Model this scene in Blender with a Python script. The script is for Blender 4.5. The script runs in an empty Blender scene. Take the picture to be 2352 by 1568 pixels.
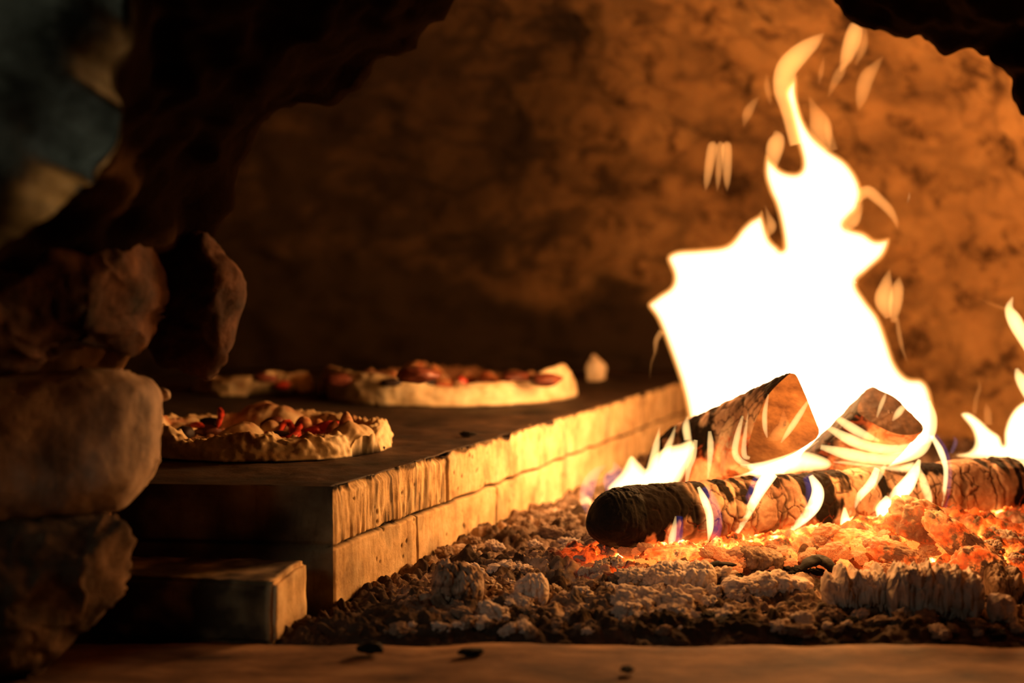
import bpy, math, random
import numpy as np
from mathutils import Vector, Matrix, noise as mnoise

random.seed(7)
rng = np.random.default_rng(11)
SC = bpy.context.scene
COL = SC.collection

# ------------------------------------------------------------------ camera
F = 50.0 / 36.0 * 2352.0
CAM_Z = 0.365
PITCH = math.atan((784 - 605) / F)
cam_data = bpy.data.cameras.new('camera')
cam_data.lens = 50.0
cam_data.sensor_width = 36.0
cam_data.clip_start = 0.05
cam_data.dof.use_dof = True
cam_data.dof.focus_distance = 1.64
cam_data.dof.aperture_fstop = 2.3
cam = bpy.data.objects.new('camera', cam_data)
cam.location = (0, 0, CAM_Z)
cam.rotation_euler = (math.pi / 2 - PITCH, 0, 0)
COL.objects.link(cam)
SC.camera = cam

# ------------------------------------------------------------------ view, world, outside light
SC.view_settings.view_transform = 'Standard'
SC.view_settings.look = 'None'
SC.view_settings.gamma = 1.0
SC.view_settings.use_curve_mapping = False
SC.view_settings.exposure = 0.32
SC.cycles.transparent_max_bounces = 128
SC.cycles.volume_bounces = 0
SC.cycles.max_bounces = 4
SC.cycles.diffuse_bounces = 3
SC.cycles.glossy_bounces = 2
SC.cycles.use_adaptive_sampling = True
SC.cycles.adaptive_threshold = 0.03
SC.cycles.sample_clamp_indirect = 4.0
SC.cycles.use_denoising = True

world = bpy.data.worlds.new('dim_kitchen')
world.use_nodes = True
world.node_tree.nodes['Background'].inputs[0].default_value = (0.68, 0.75, 0.60, 1)
world.node_tree.nodes['Background'].inputs[1].default_value = 0.004
SC.world = world

ld = bpy.data.lights.new('outer_wall_fill', 'AREA')  # added unseen fill, narrow beam to brighten the outer plaster
ld.energy = 0.15
ld.spread = 0.5
ld.size = 0.5
ld.color = (0.98, 1.0, 0.80)
lo = bpy.data.objects.new('outer_wall_fill', ld)
lo.location = (-1.35, -0.35, 1.10)
lo.rotation_euler = (Vector((-0.48, 1.08, 0.50)) - Vector(lo.location)).to_track_quat('-Z', 'Y').to_euler()
COL.objects.link(lo)

FIRE_COL = (1.0, 0.43, 0.105)


def fire_lamp(name, loc, power, radius, parent=None, color=FIRE_COL):
    d = bpy.data.lights.new(name, 'POINT')
    d.energy = power
    d.color = color
    d.shadow_soft_size = radius
    o = bpy.data.objects.new(name, d)
    o.location = loc
    COL.objects.link(o)
    if parent is not None:
        o.parent = parent
        o.matrix_parent_inverse = Matrix.Translation(-Vector(parent.location))
    return o


# ------------------------------------------------------------------ pixel helpers (2352 x 1568 frame)
CP, SP = math.cos(PITCH), math.sin(PITCH)


def ray(px, py):
    u, v = (px - 1176) / F, (784 - py) / F
    return np.array([u, CP + v * SP, -SP + v * CP])


def at(px, py, Y):
    d = ray(px, py)
    s = Y / d[1]
    return np.array([d[0] * s, Y, CAM_Z + d[2] * s])


def on_z(px, py, z):
    d = ray(px, py)
    s = (z - CAM_Z) / d[2]
    return np.array([d[0] * s, d[1] * s, z])


# ------------------------------------------------------------------ numpy noise
def _hash(ix, iy, iz, k):
    h = (ix * 374761393 + iy * 668265263 + iz * 1274126177 + k * 974634541) & 0xFFFFFFFF
    h = ((h ^ (h >> 13)) * 1103515245) & 0xFFFFFFFF
    h = ((h ^ (h >> 16)) * 2654435761) & 0xFFFFFFFF
    h = h ^ (h >> 15)
    return (h & 0xFFFFFF).astype(np.float64) / float(0xFFFFFF)


def vnoise(p, k=0):
    p = np.asarray(p, dtype=np.float64)
    i = np.floor(p).astype(np.int64)
    f = p - i
    f = f * f * f * (f * (f * 6 - 15) + 10)
    out = 0
    for dx in (0, 1):
        wx = f[:, 0] if dx else 1 - f[:, 0]
        for dy in (0, 1):
            wy = f[:, 1] if dy else 1 - f[:, 1]
            for dz in (0, 1):
                wz = f[:, 2] if dz else 1 - f[:, 2]
                out = out + wx * wy * wz * _hash(i[:, 0] + dx, i[:, 1] + dy, i[:, 2] + dz, k)
    return out * 2 - 1


def fbm(p, octv=4, k=0, gain=0.5):
    p = np.asarray(p, dtype=np.float64)
    a, s, out = 1.0, 1.0, 0
    for o in range(octv):
        out = out + a * vnoise(p * s + 17.3 * o, k + o)
        a *= gain
        s *= 2.03
    return out


def worley(p, k=0):
    """F1, F2 and a random id of the nearest cell"""
    p = np.asarray(p, dtype=np.float64)
    i = np.floor(p).astype(np.int64)
    f1 = np.full(len(p), 9.0)
    f2 = np.full(len(p), 9.0)
    cid = np.zeros(len(p))
    for dx in (-1, 0, 1):
        for dy in (-1, 0, 1):
            for dz in (-1, 0, 1):
                a, b, c = i[:, 0] + dx, i[:, 1] + dy, i[:, 2] + dz
                q = np.stack([a + _hash(a, b, c, k), b + _hash(a, b, c, k + 1), c + _hash(a, b, c, k + 2)], 1)
                d = np.sqrt(((p - q) ** 2).sum(1))
                near = d < f1
                f2 = np.where(near, f1, np.minimum(f2, d))
                cid = np.where(near, _hash(a, b, c, k + 3), cid)
                f1 = np.where(near, d, f1)
    return f1, f2, cid


def sstep(a, b, x):
    t = np.clip((x - a) / (b - a), 0, 1)
    return t * t * (3 - 2 * t)


# ------------------------------------------------------------------ object helpers
def mesh_obj(name, v, f, mat, parent=None, attrs=None, smooth=True):
    me = bpy.data.meshes.new(name)
    v = np.asarray(v, dtype=np.float64)
    if isinstance(f, np.ndarray):
        f = f.tolist()
    me.from_pydata(v.tolist(), [], f)
    if attrs:
        for k, val in attrs.items():
            a = me.attributes.new(k, 'FLOAT', 'POINT')
            a.data.foreach_set('value', np.asarray(val, dtype=np.float32))
    me.polygons.foreach_set('use_smooth', [smooth] * len(me.polygons))
    me.materials.append(mat)
    me.update()
    o = bpy.data.objects.new(name, me)
    COL.objects.link(o)
    if parent is not None:
        o.parent = parent
    return o


def tag(o, label, cat, group=None, kind=None):
    o['label'] = label
    o['category'] = cat
    if group:
        o['group'] = group
    if kind:
        o['kind'] = kind
    return o


def structure(o):
    o['kind'] = 'structure'
    return o


def thing(name, loc, label, cat, group=None):
    o = bpy.data.objects.new(name, None)
    o.empty_display_size = 0.02
    o.location = loc
    COL.objects.link(o)
    return tag(o, label, cat, group)


def rel(v, root):
    return np.asarray(v) - np.array(root.location)


def grid_faces(nu, nv, wrap_u=False, wrap_v=False, flip=False):
    """faces of a grid whose vertex (i, j) has index i*nv + j"""
    iu = np.arange(nu if wrap_u else nu - 1)
    iv = np.arange(nv if wrap_v else nv - 1)
    a, b = np.meshgrid(iu, iv, indexing='ij')
    a2, b2 = (a + 1) % nu, (b + 1) % nv
    q = np.stack([a * nv + b, a2 * nv + b, a2 * nv + b2, a * nv + b2], -1).reshape(-1, 4)
    return q[:, ::-1] if flip else q


_ico = {}


def ico(sub):
    if sub not in _ico:
        import bmesh
        bm = bmesh.new()
        bmesh.ops.create_icosphere(bm, subdivisions=sub, radius=1.0)
        bm.verts.ensure_lookup_table()
        v = np.array([x.co[:] for x in bm.verts])
        f = [[q.index for q in p.verts] for p in bm.faces]
        bm.free()
        _ico[sub] = (v, f)
    return _ico[sub]


def smooth_poly(pts, n=6):
    """closed Catmull-Rom through the points"""
    p = np.asarray(pts, float)
    m = len(p)
    out = []
    for i in range(m):
        p0, p1, p2, p3 = p[(i - 1) % m], p[i], p[(i + 1) % m], p[(i + 2) % m]
        for t in np.linspace(0, 1, n, endpoint=False):
            out.append(0.5 * ((2 * p1) + (-p0 + p2) * t + (2 * p0 - 5 * p1 + 4 * p2 - p3) * t * t
                              + (-p0 + 3 * p1 - 3 * p2 + p3) * t ** 3))
    return np.array(out)


def open_spline(pts, n=10):
    p = np.asarray(pts, float)
    p = np.vstack([2 * p[0] - p[1], p, 2 * p[-1] - p[-2]])
    out = []
    for i in range(1, len(p) - 2):
        p0, p1, p2, p3 = p[i - 1], p[i], p[i + 1], p[i + 2]
        for t in np.linspace(0, 1, n, endpoint=False):
            out.append(0.5 * ((2 * p1) + (-p0 + p2) * t + (2 * p0 - 5 * p1 + 4 * p2 - p3) * t * t
                              + (-p0 + 3 * p1 - 3 * p2 + p3) * t ** 3))
    out.append(p[-2])
    return np.array(out)


def poly_sd(P, poly):
    """signed distance (positive inside) of points P to a closed polygon, and the outward escape vector's nearest point"""
    a = poly
    b = np.roll(poly, -1, axis=0)
    best = np.full(len(P), 1e18)
    near = np.zeros_like(P)
    inside = np.zeros(len(P), bool)
    for k in range(len(a)):
        e = b[k] - a[k]
        l2 = max(e @ e, 1e-12)
        t = np.clip(((P - a[k]) @ e) / l2, 0, 1)
        q = a[k] + t[:, None] * e
        d = ((P - q) ** 2).sum(1)
        m = d < best
        best = np.where(m, d, best)
        near[m] = q[m]
        c = ((a[k, 1] > P[:, 1]) != (b[k, 1] > P[:, 1]))
        if c.any():
            xi = a[k, 0] + (P[:, 1] - a[k, 1]) / (b[k, 1] - a[k, 1] + 1e-15) * e[0]
            inside ^= c & (P[:, 0] < xi)
    d = np.sqrt(best)
    return np.where(inside, d, -d), near


def inflate(poly_px, Y, step, off=0.0, smooth=6):
    """grid over a px outline (inset by off): returns node px, distance inside, faces, border flags"""
    poly = smooth_poly(poly_px, smooth) if smooth else np.asarray(poly_px, float)
    lo = poly.min(0) - step * 2
    hi = poly.max(0) + step * 2
    xs = np.arange(lo[0], hi[0] + step, step)
    ys = np.arange(lo[1], hi[1] + step, step)
    gx, gy = np.meshgrid(xs, ys, indexing='ij')
    P = np.stack([gx.ravel(), gy.ravel()], 1)
    sd, near = poly_sd(P, poly)
    n = (P - near) * np.sign(sd)[:, None]
    n /= np.maximum(np.linalg.norm(n, axis=1), 1e-9)[:, None]
    sd2 = sd - off
    inn = (sd2 > 0.3 * step).reshape(gx.shape)
    cell = inn[:-1, :-1] | inn[1:, :-1] | inn[:-1, 1:] | inn[1:, 1:]
    used = np.zeros(gx.shape, bool)
    for dx in (0, 1):
        for dy in (0, 1):
            used[dx:dx + cell.shape[0], dy:dy + cell.shape[1]] |= cell
    out = (~inn & used).ravel()
    P[out] = P[out] - n[out] * sd2[out][:, None]
    d = np.where(out, 0.0, np.maximum(sd2, 0))
    idx = -np.ones(gx.size, int)
    sel = used.ravel()
    idx[sel] = np.arange(sel.sum())
    ny = gx.shape[1]
    ci, cj = np.nonzero(cell)
    q = np.stack([idx[ci * ny + cj], idx[(ci + 1) * ny + cj], idx[(ci + 1) * ny + cj + 1], idx[ci * ny + cj + 1]], 1)
    return P[sel], d[sel], q, out[sel]


def pillow(poly_px, Y, step, tfun, off=0.0, bulge=None, smooth=6, wob=0.0):
    """closed body with the outline, half thickness tfun(metres from the border); one-sheet border is welded"""
    P, d, q, border = inflate(poly_px, Y, step, off, smooth)
    m = Y / F
    dm = d * m
    t = tfun(dm)
    t[border] = 0
    n = len(P)
    w = wob * vnoise(np.stack([P[:, 0] / 110, P[:, 1] / 110, np.zeros(n)], 1), 5) if wob else np.zeros(n)
    base = np.array([at(p[0], p[1], Y + ww) for p, ww in zip(P, w)])

    def push(sign):
        r = base - np.array([0, 0, CAM_Z])
        s = 1 + sign * t / base[:, 1]
        return np.array([0, 0, CAM_Z]) + r * s[:, None]
    front, back = push(-1), push(1)
    bi = np.arange(n) + n
    bi[border] = np.arange(n)[border]
    keep = ~border
    remap = np.cumsum(keep) - 1 + n
    bi = np.where(border, np.arange(n), remap)
    V = np.vstack([front, back[keep]])
    fq = q
    bq = bi[q][:, ::-1]
    faces = [list(dict.fromkeys(x)) for x in np.vstack([fq, bq]).tolist()]
    faces = [x for x in faces if len(x) >= 3]
    return V, faces


# ------------------------------------------------------------------ materials
def new_mat(name):
    m = bpy.data.materials.new(name)
    m.use_nodes = True
    nt = m.node_tree
    nt.nodes.clear()
    out = nt.nodes.new('ShaderNodeOutputMaterial')
    return m, nt, out


def N(nt, t, **kw):
    n = nt.nodes.new(t)
    for k, v in kw.items():
        if k.startswith('i_'):
            n.inputs[k[2:].replace('_', ' ')].default_value = v
        else:
            setattr(n, k, v)
    return n


def ramp(nt, fac, stops):
    r = nt.nodes.new('ShaderNodeValToRGB')
    el = r.color_ramp.elements
    while len(el) < len(stops):
        el.new(0.5)
    for e, (p, c) in zip(el, stops):
        e.position = p
        e.color = (*c, 1) if len(c) == 3 else c
    nt.links.new(fac, r.inputs[0])
    return r.outputs[0]


def noise_fac(nt, scale, detail=6, rough=0.6, stretch=None):
    tc = nt.nodes.new('ShaderNodeTexCoord')
    src = tc.outputs['Object']
    if stretch:
        mp = nt.nodes.new('ShaderNodeMapping')
        mp.inputs['Scale'].default_value = stretch
        nt.links.new(src, mp.inputs[0])
        src = mp.outputs[0]
    n = nt.nodes.new('ShaderNodeTexNoise')
    n.inputs['Scale'].default_value = scale
    n.inputs['Detail'].default_value = detail
    n.inputs['Roughness'].default_value = rough
    nt.links.new(src, n.inputs['Vector'])
    return n.outputs['Fac']


def attr(nt, name):
    a = nt.nodes.new('ShaderNodeAttribute')
    a.attribute_name = name
    return a.outputs['Fac']


def mix(nt, fac, a, b, mode='MIX'):
    m = nt.nodes.new('ShaderNodeMix')
    m.data_type = 'RGBA'
    m.blend_type = mode
    for sock, val in ((m.inputs['Factor'], fac), (m.inputs[6], a), (m.inputs[7], b)):
        if hasattr(val, 'links'):
            nt.links.new(val, sock)
        elif isinstance(val, tuple):
            sock.default_value = (*val, 1) if len(val) == 3 else val
        else:
            sock.default_value = val
    return m.outputs[2]


def math_(nt, op, a, b=None, clamp=False):
    m = nt.nodes.new('ShaderNodeMath')
    m.operation = op
    m.use_clamp = clamp
    for sock, val in ((m.inputs[0], a), (m.inputs[1], b)):
        if val is None:
            continue
        if hasattr(val, 'links'):
            nt.links.new(val, sock)
        else:
            sock.default_value = val
    return m.outputs[0]


def surface(nt, out, color, rough=0.9, bump=None, bump_str=0.4, bump_dist=0.004, emit=None, emit_str=None, spec=0.2):
    b = nt.nodes.new('ShaderNodeBsdfPrincipled')
    b.inputs['Specular IOR Level'].default_value = spec
    if hasattr(rough, 'links'):
        nt.links.new(rough, b.inputs['Roughness'])
    else:
        b.inputs['Roughness'].default_value = rough
    if hasattr(color, 'links'):
        nt.links.new(color, b.inputs['Base Color'])
    else:
        b.inputs['Base Color'].default_value = (*color, 1)
    if bump is not None:
        bp = nt.nodes.new('ShaderNodeBump')
        bp.inputs['Strength'].default_value = bump_str
        bp.inputs['Distance'].default_value = bump_dist
        nt.links.new(bump, bp.inputs['Height'])
        nt.links.new(bp.outputs[0], b.inputs['Normal'])
    if emit is not None:
        nt.links.new(emit, b.inputs['Emission Color'])
        if hasattr(emit_str, 'links'):
            nt.links.new(emit_str, b.inputs['Emission Strength'])
        else:
            b.inputs['Emission Strength'].default_value = emit_str
    nt.links.new(b.outputs[0], out.inputs['Surface'])
    return b


def simple_mat(name, stops, scale=20, rough=0.9, bump_scale=None, bump_str=0.4, bump_dist=0.004, detail=6, stretch=None, spec=0.2):
    m, nt, out = new_mat(name)
    c = ramp(nt, noise_fac(nt, scale, detail, 0.62, stretch), stops)
    bump = noise_fac(nt, bump_scale, 6, 0.65) if bump_scale else None
    surface(nt, out, c, rough, bump, bump_str, bump_dist, spec=spec)
    return m


def flame_mat(name, color, strength):
    m, nt, out = new_mat(name)
    e = nt.nodes.new('ShaderNodeEmission')
    e.inputs['Color'].default_value = (*color, 1)
    e.inputs['Strength'].default_value = strength
    nt.links.new(e.outputs[0], out.inputs['Volume'])
    return m


M = {}
M['flame_orange'] = flame_mat('orange_flame', (1.0, 0.37, 0.075), 32)
M['flame_thin'] = flame_mat('thin_orange_flame', (1.0, 0.38, 0.09), 48)
M['flame_faint'] = flame_mat('faint_orange_flame', (1.0, 0.36, 0.08), 26)
M['flame_yellow'] = flame_mat('yellow_flame', (1.0, 0.60, 0.22), 130)
M['flame_white'] = flame_mat('white_hot_flame', (1.0, 0.80, 0.50), 45)
M['flame_lick'] = flame_mat('pale_flame', (1.0, 0.64, 0.26), 260)
M['flame_blue'] = flame_mat('blue_flame', (0.12, 0.18, 1.0), 7)
M['flame_violet'] = flame_mat('violet_flame', (0.95, 0.55, 0.85), 16)

# oven dome: ochre stone, sooty low belt, dark pits, painted light falloff to the left
m, nt, out = new_mat('oven_stone')
base = ramp(nt, noise_fac(nt, 5, 8, 0.65), [(0.30, (0.24, 0.120, 0.042)), (0.52, (0.46, 0.235, 0.080)), (0.75, (0.60, 0.33, 0.12))])
pits = ramp(nt, noise_fac(nt, 14, 8, 0.7), [(0.36, (0.10, 0.06, 0.04)), (0.50, (1, 1, 1))])
c = mix(nt, 0.85, base, pits, 'MULTIPLY')
soot_shade = attr(nt, 'soot_shade')
c = mix(nt, soot_shade, c, (0.022, 0.011, 0.005))
surface(nt, out, c, 0.95, noise_fac(nt, 30, 8, 0.7), 0.6, 0.02)
M['oven'] = m

# arch of the mouth: soot inside, pale plaster outside
m, nt, out = new_mat('mouth_stone')
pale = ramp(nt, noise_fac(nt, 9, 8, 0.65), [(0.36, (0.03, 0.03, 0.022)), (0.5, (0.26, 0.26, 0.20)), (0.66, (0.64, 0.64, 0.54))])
c = mix(nt, attr(nt, 'soot_shade'), pale, (0.008, 0.004, 0.002))
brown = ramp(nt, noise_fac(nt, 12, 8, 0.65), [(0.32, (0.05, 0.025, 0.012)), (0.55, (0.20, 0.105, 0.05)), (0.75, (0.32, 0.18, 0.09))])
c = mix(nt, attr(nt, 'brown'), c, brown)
surface(nt, out, c, 1.0, noise_fac(nt, 40, 8, 0.7), 0.5, 0.012, spec=0.0)
M['mouth'] = m

M['block'] = simple_mat('worn_stone', [(0.34, (0.12, 0.075, 0.046)), (0.5, (0.34, 0.23, 0.15)), (0.68, (0.56, 0.41, 0.28))], 30, 0.75,
                        90, 0.5, 0.004, 8, (1, 1, 0.5), 0.35)
M['boulder'] = simple_mat('sooty_rubble', [(0.34, (0.014, 0.006, 0.003)), (0.52, (0.085, 0.036, 0.017)), (0.74, (0.24, 0.11, 0.05))], 22, 0.9,
                          70, 0.6, 0.006, 8)
M['rubble'] = simple_mat('rubble_stone', [(0.35, (0.02, 0.012, 0.007)), (0.55, (0.09, 0.05, 0.025)), (0.76, (0.22, 0.13, 0.07))], 24, 0.95,
                         60, 0.6, 0.008, 8)
M['floor'] = simple_mat('hearth_floor_stone', [(0.32, (0.04, 0.018, 0.008)), (0.5, (0.17, 0.085, 0.038)), (0.72, (0.36, 0.20, 0.095))], 9, 0.85,
                        80, 0.4, 0.003, 8, (1, 2.4, 1))

# baking floor: soot-dark stone
M['bake'] = simple_mat('sooty_baking_stone', [(0.34, (0.012, 0.007, 0.004)), (0.55, (0.055, 0.028, 0.013)), (0.78, (0.13, 0.065, 0.03))], 16, 0.7,
                       120, 0.35, 0.003, 8, None, 0.3)

# brick face
m, nt, out = new_mat('fire_brick')
base = ramp(nt, noise_fac(nt, 26, 8, 0.65), [(0.30, (0.40, 0.24, 0.10)), (0.5, (0.70, 0.47, 0.23)), (0.72, (0.86, 0.64, 0.36))])
streak = ramp(nt, noise_fac(nt, 40, 6, 0.7, (1.3, 1.3, 0.22)), [(0.36, (0.30, 0.19, 0.11)), (0.47, (1, 1, 1))])
c = mix(nt, 0.35, base, streak, 'MULTIPLY')
c = mix(nt, attr(nt, 'soot_shade'), c, (0.02, 0.011, 0.006))
surface(nt, out, c, 0.85, noise_fac(nt, 150, 8, 0.7), 0.5, 0.003)
M['brick'] = m

# ash bed
m, nt, out = new_mat('wood_ash')
n1 = noise_fac(nt, 28, 8, 0.7)
c = ramp(nt, n1, [(0.34, (0.07, 0.04, 0.025)), (0.48, (0.28, 0.18, 0.12)), (0.66, (0.58, 0.44, 0.34))])
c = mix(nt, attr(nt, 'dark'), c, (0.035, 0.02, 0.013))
gl = attr(nt, 'glow')
gn = math_(nt, 'MULTIPLY', gl, ramp(nt, noise_fac(nt, 60, 4, 0.6), [(0.38, (0, 0, 0)), (0.62, (1, 1, 1))]))
ec = ramp(nt, gn, [(0.0, (0.6, 0.03, 0.002)), (0.35, (1.0, 0.10, 0.008)), (0.75, (1.0, 0.28, 0.04)), (1.0, (1.0, 0.55, 0.18))])
surface(nt, out, c, 0.95, noise_fac(nt, 220, 6, 0.7), 0.5, 0.003, ec, math_(nt, 'MULTIPLY', gn, 4.0), 0.1)
M['ash'] = m

M['ash_pale'] = simple_mat('pale_ash', [(0.30, (0.46, 0.33, 0.25)), (0.5, (0.70, 0.55, 0.45)), (0.7, (0.82, 0.70, 0.60))], 45, 0.95, 260, 0.5, 0.002, 6, None, 0.1)
M['ash_grey'] = simple_mat('grey_ash', [(0.32, (0.10, 0.06, 0.038)), (0.5, (0.30, 0.20, 0.14)), (0.7, (0.52, 0.39, 0.30))], 55, 0.95, 260, 0.5, 0.002, 6, None, 0.1)
M['char'] = simple_mat('charcoal', [(0.35, (0.003, 0.002, 0.0015)), (0.6, (0.010, 0.006, 0.004)), (0.8, (0.035, 0.022, 0.014))], 60, 0.85, 200, 0.6, 0.002, 6, None, 0.3)


def ember_mat(name, strength, ashy):
    m, nt, out = new_mat(name)
    g = noise_fac(nt, 38, 5, 0.6)
    ash = ramp(nt, noise_fac(nt, 30, 6, 0.7), [(ashy - 0.06, (1, 1, 1)), (ashy + 0.06, (0, 0, 0))])
    c = ramp(nt, noise_fac(nt, 60, 6, 0.7), [(0.35, (0.16, 0.08, 0.05)), (0.6, (0.50, 0.36, 0.27))])
    ec = ramp(nt, g, [(0.30, (0.55, 0.025, 0.002)), (0.45, (1.0, 0.09, 0.008)), (0.6, (1.0, 0.24, 0.035)), (0.78, (1.0, 0.5, 0.14))])
    st = math_(nt, 'MULTIPLY', ramp(nt, g, [(0.30, (0.15, 0.15, 0.15)), (0.72, (1, 1, 1))]), strength)
    st = math_(nt, 'MULTIPLY', st, ash)
    surface(nt, out, c, 0.95, g, 0.4, 0.004, ec, st, 0.1)
    return m


M['ember'] = ember_mat('glowing_ember', 2.0, 0.49)
M['ember_ashy'] = ember_mat('ash_coated_ember', 1.6, 0.44)
M['ember_hot'] = ember_mat('bright_ember', 3.4, 0.58)

# burning log
m, nt, out = new_mat('burning_bark')
fine = noise_fac(nt, 90, 6, 0.7)
pale = ramp(nt, noise_fac(nt, 22, 6, 0.65), [(0.32, (0.16, 0.075, 0.045)), (0.5, (0.36, 0.21, 0.135)), (0.7, (0.56, 0.38, 0.26))])
c = mix(nt, attr(nt, 'char'), pale, (0.010, 0.006, 0.004))
c = mix(nt, attr(nt, 'crack'), c, (0.03, 0.012, 0.007))
gl = attr(nt, 'glow')
ec = ramp(nt, gl, [(0.0, (0.7, 0.04, 0.004)), (0.5, (1.0, 0.13, 0.015)), (1.0, (1.0, 0.36, 0.07))])
surface(nt, out, c, 0.95, fine, 0.5, 0.002, ec, math_(nt, 'MULTIPLY', gl, 1.5), 0.1)
M['log'] = m

M['log_end'] = simple_mat('burnt_end_grain', [(0.32, (0.10, 0.04, 0.018)), (0.5, (0.22, 0.10, 0.04)), (0.7, (0.36, 0.18, 0.08))], 18, 0.8, 160, 0.4, 0.002, 8, (0.6, 3, 3))
M['log_dark_end'] = simple_mat('charred_end_grain', [(0.32, (0.035, 0.016, 0.008)), (0.5, (0.08, 0.036, 0.016)), (0.7, (0.17, 0.08, 0.035))], 18, 0.8, 160, 0.4, 0.002, 8, (3, 0.6, 3))

# pizza
m, nt, out = new_mat('baked_dough')
c = ramp(nt, noise_fac(nt, 40, 6, 0.6), [(0.30, (0.52, 0.34, 0.16)), (0.5, (0.74, 0.55, 0.30)), (0.7, (0.86, 0.70, 0.44))])
c = mix(nt, attr(nt, 'toast'), c, (0.24, 0.085, 0.025))
c = mix(nt, attr(nt, 'sauce'), c, ramp(nt, noise_fac(nt, 70, 5, 0.6), [(0.35, (0.16, 0.025, 0.008)), (0.55, (0.40, 0.13, 0.04)), (0.7, (0.66, 0.40, 0.17))]))
c = mix(nt, attr(nt, 'burnt'), c, (0.012, 0.006, 0.003))
surface(nt, out, c, 0.65, noise_fac(nt, 260, 4, 0.6), 0.3, 0.0015, spec=0.3)
M['dough'] = m
M['tomato'] = simple_mat('tomato_flesh', [(0.3, (0.38, 0.022, 0.012)), (0.7, (0.72, 0.07, 0.03))], 60, 0.4, 120, 0.3, 0.002, 4, None, 0.5)
M['olive'] = simple_mat('black_olive', [(0.3, (0.010, 0.005, 0.004)), (0.7, (0.035, 0.012, 0.010))], 60, 0.65, None, spec=0.5)
M['salami'] = simple_mat('cooked_salami', [(0.3, (0.09, 0.018, 0.010)), (0.7, (0.22, 0.06, 0.03))], 70, 0.5, 120, 0.3, 0.002, 4, None, 0.4)
M['chip'] = simple_mat('pale_brick_chip', [(0.3, (0.60, 0.42, 0.24)), (0.7, (0.80, 0.62, 0.42))], 40, 0.85, 120, 0.4, 0.002)

# ================================================================== SETTING
# ------------------------------------------------------------------ hearth floor
ny, nx = 160, 160
ys = np.linspace(0.55, 3.5, ny)
xs = np.linspace(-1.3, 1.6, nx)
X, Yg = np.meshgrid(xs, ys)
p = np.stack([X.ravel() * 5, Yg.ravel() * 5, np.zeros(X.size)], 1)
Z = 0.004 * fbm(p * 1.6, 4, 3) - 0.002
front = Yg.ravel() < 1.36
Z = np.where(front, Z, -0.03)
floor = mesh_obj('floor', np.stack([X.ravel(), Yg.ravel(), Z], 1), grid_faces(ny, nx, flip=True), M['floor'])
structure(floor)

# ------------------------------------------------------------------ dome
DC = np.array([-0.34, 2.42])
DR, DH = 0.84, 0.96
nu, nv = 420, 170
th = np.linspace(0, 2 * math.pi, nu, endpoint=False)
ph = np.linspace(0, math.pi / 2, nv)
T, PH = np.meshgrid(th, ph, indexing='ij')
e = 0.62
cr = np.sign(np.cos(PH)) * np.abs(np.cos(PH)) ** e
sr = np.abs(np.sin(PH)) ** 1.0
x = DC[0] + DR * cr * np.cos(T) * 1.72
y = DC[1] + DR * cr * np.sin(T) * np.where(np.sin(T) < 0, 3.6, 1.0)
z = -0.05 + (DH + 0.05) * sr
V = np.stack([x.ravel(), y.ravel(), z.ravel()], 1)
nrm = V - np.array([DC[0], DC[1], 0.1])
nrm /= np.linalg.norm(nrm, axis=1)[:, None]
disp = 0.030 * fbm(V * 4.0, 5, 21, 0.55) + 0.012 * fbm(V * np.array([9, 9, 22]), 4, 31)
f1, f2, cid = worley(V * np.array([5.0, 5.0, 8.0]) + 0.35 * fbm(V * 6, 2, 41)[:, None], 51)
disp += 0.010 * (cid - 0.5) - 0.004 * (1 - sstep(0.02, 0.14, f2 - f1)) + 0.006 * fbm(V * 38, 3, 33)
V = V + nrm * disp[:, None]
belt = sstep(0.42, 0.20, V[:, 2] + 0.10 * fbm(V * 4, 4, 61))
left_falloff = sstep(0.75, -0.20, V[:, 0] + 0.15 * fbm(V * 3, 3, 71))  # weaker firelight towards the left, painted in as darkening
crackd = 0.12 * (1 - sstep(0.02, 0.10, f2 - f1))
soot_shade_v = np.clip(belt * 0.85 * sstep(0.75, 0.35, V[:, 0]) + crackd + 0.90 * left_falloff + 0.25 * sstep(0.05, 0.6, fbm(V * np.array([8, 8, 13]), 5, 81)), 0, 0.97)
fc = grid_faces(nu, nv, wrap_u=True, flip=True)
keep = (V[:, 1] > 1.47)
fc = fc[keep[fc].all(1)]
used = np.unique(fc)
rm = -np.ones(len(V), int)
rm[used] = np.arange(len(used))
dome = mesh_obj('wall_back', V[used], rm[fc], M['oven'], attrs={'soot_shade': soot_shade_v[used]})
structure(dome)

# ------------------------------------------------------------------ mouth of the oven (arched front wall)
Yr, Yf = 1.42, 1.10
rear_px = [(230, 1500), (250, 1150), (310, 850), (470, 620), (556, 390), (602, 300), (687, 255), (779, 222), (893, 157), (1000, 88), (1082, -5),
           (1180, -75), (1320, -130), (1500, -150), (1680, -125), (1800, -70), (1900, -3), (1990, 38), (2085, 68), (2130, 62), (2200, 98), (2255, 92),
           (2310, 150), (2352, 205), (2440, 330), (2520, 560), (2560, 900), (2570, 1500)]
front_px = [(-520, 1560), (-420, 1150), (-260, 850), (-190, 690), (-20, 570), (135, 440), (215, 320), (262, 210), (292, 90), (330, -30), (390, -140),
            (520, -300), (760, -430), (1100, -560), (1500, -620), (1800, -560), (2050, -480), (2250, -380), (2400, -300), (2520, -200), (2600, -120), (2680, -40),
            (2760, 80), (2850, 220), (2930, 420), (3000, 640), (3050, 950), (3080, 1600)]
R = open_spline(np.array([at(a, b, Yr) for a, b in rear_px]), 10)
Fr = open_spline(np.array([at(a, b, Yf) for a, b in front_px]), 10)
npath = len(R)
cen = np.array([0.12, 0, 0.15])
rows, soot_r, brown_r = [], [], []


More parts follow.
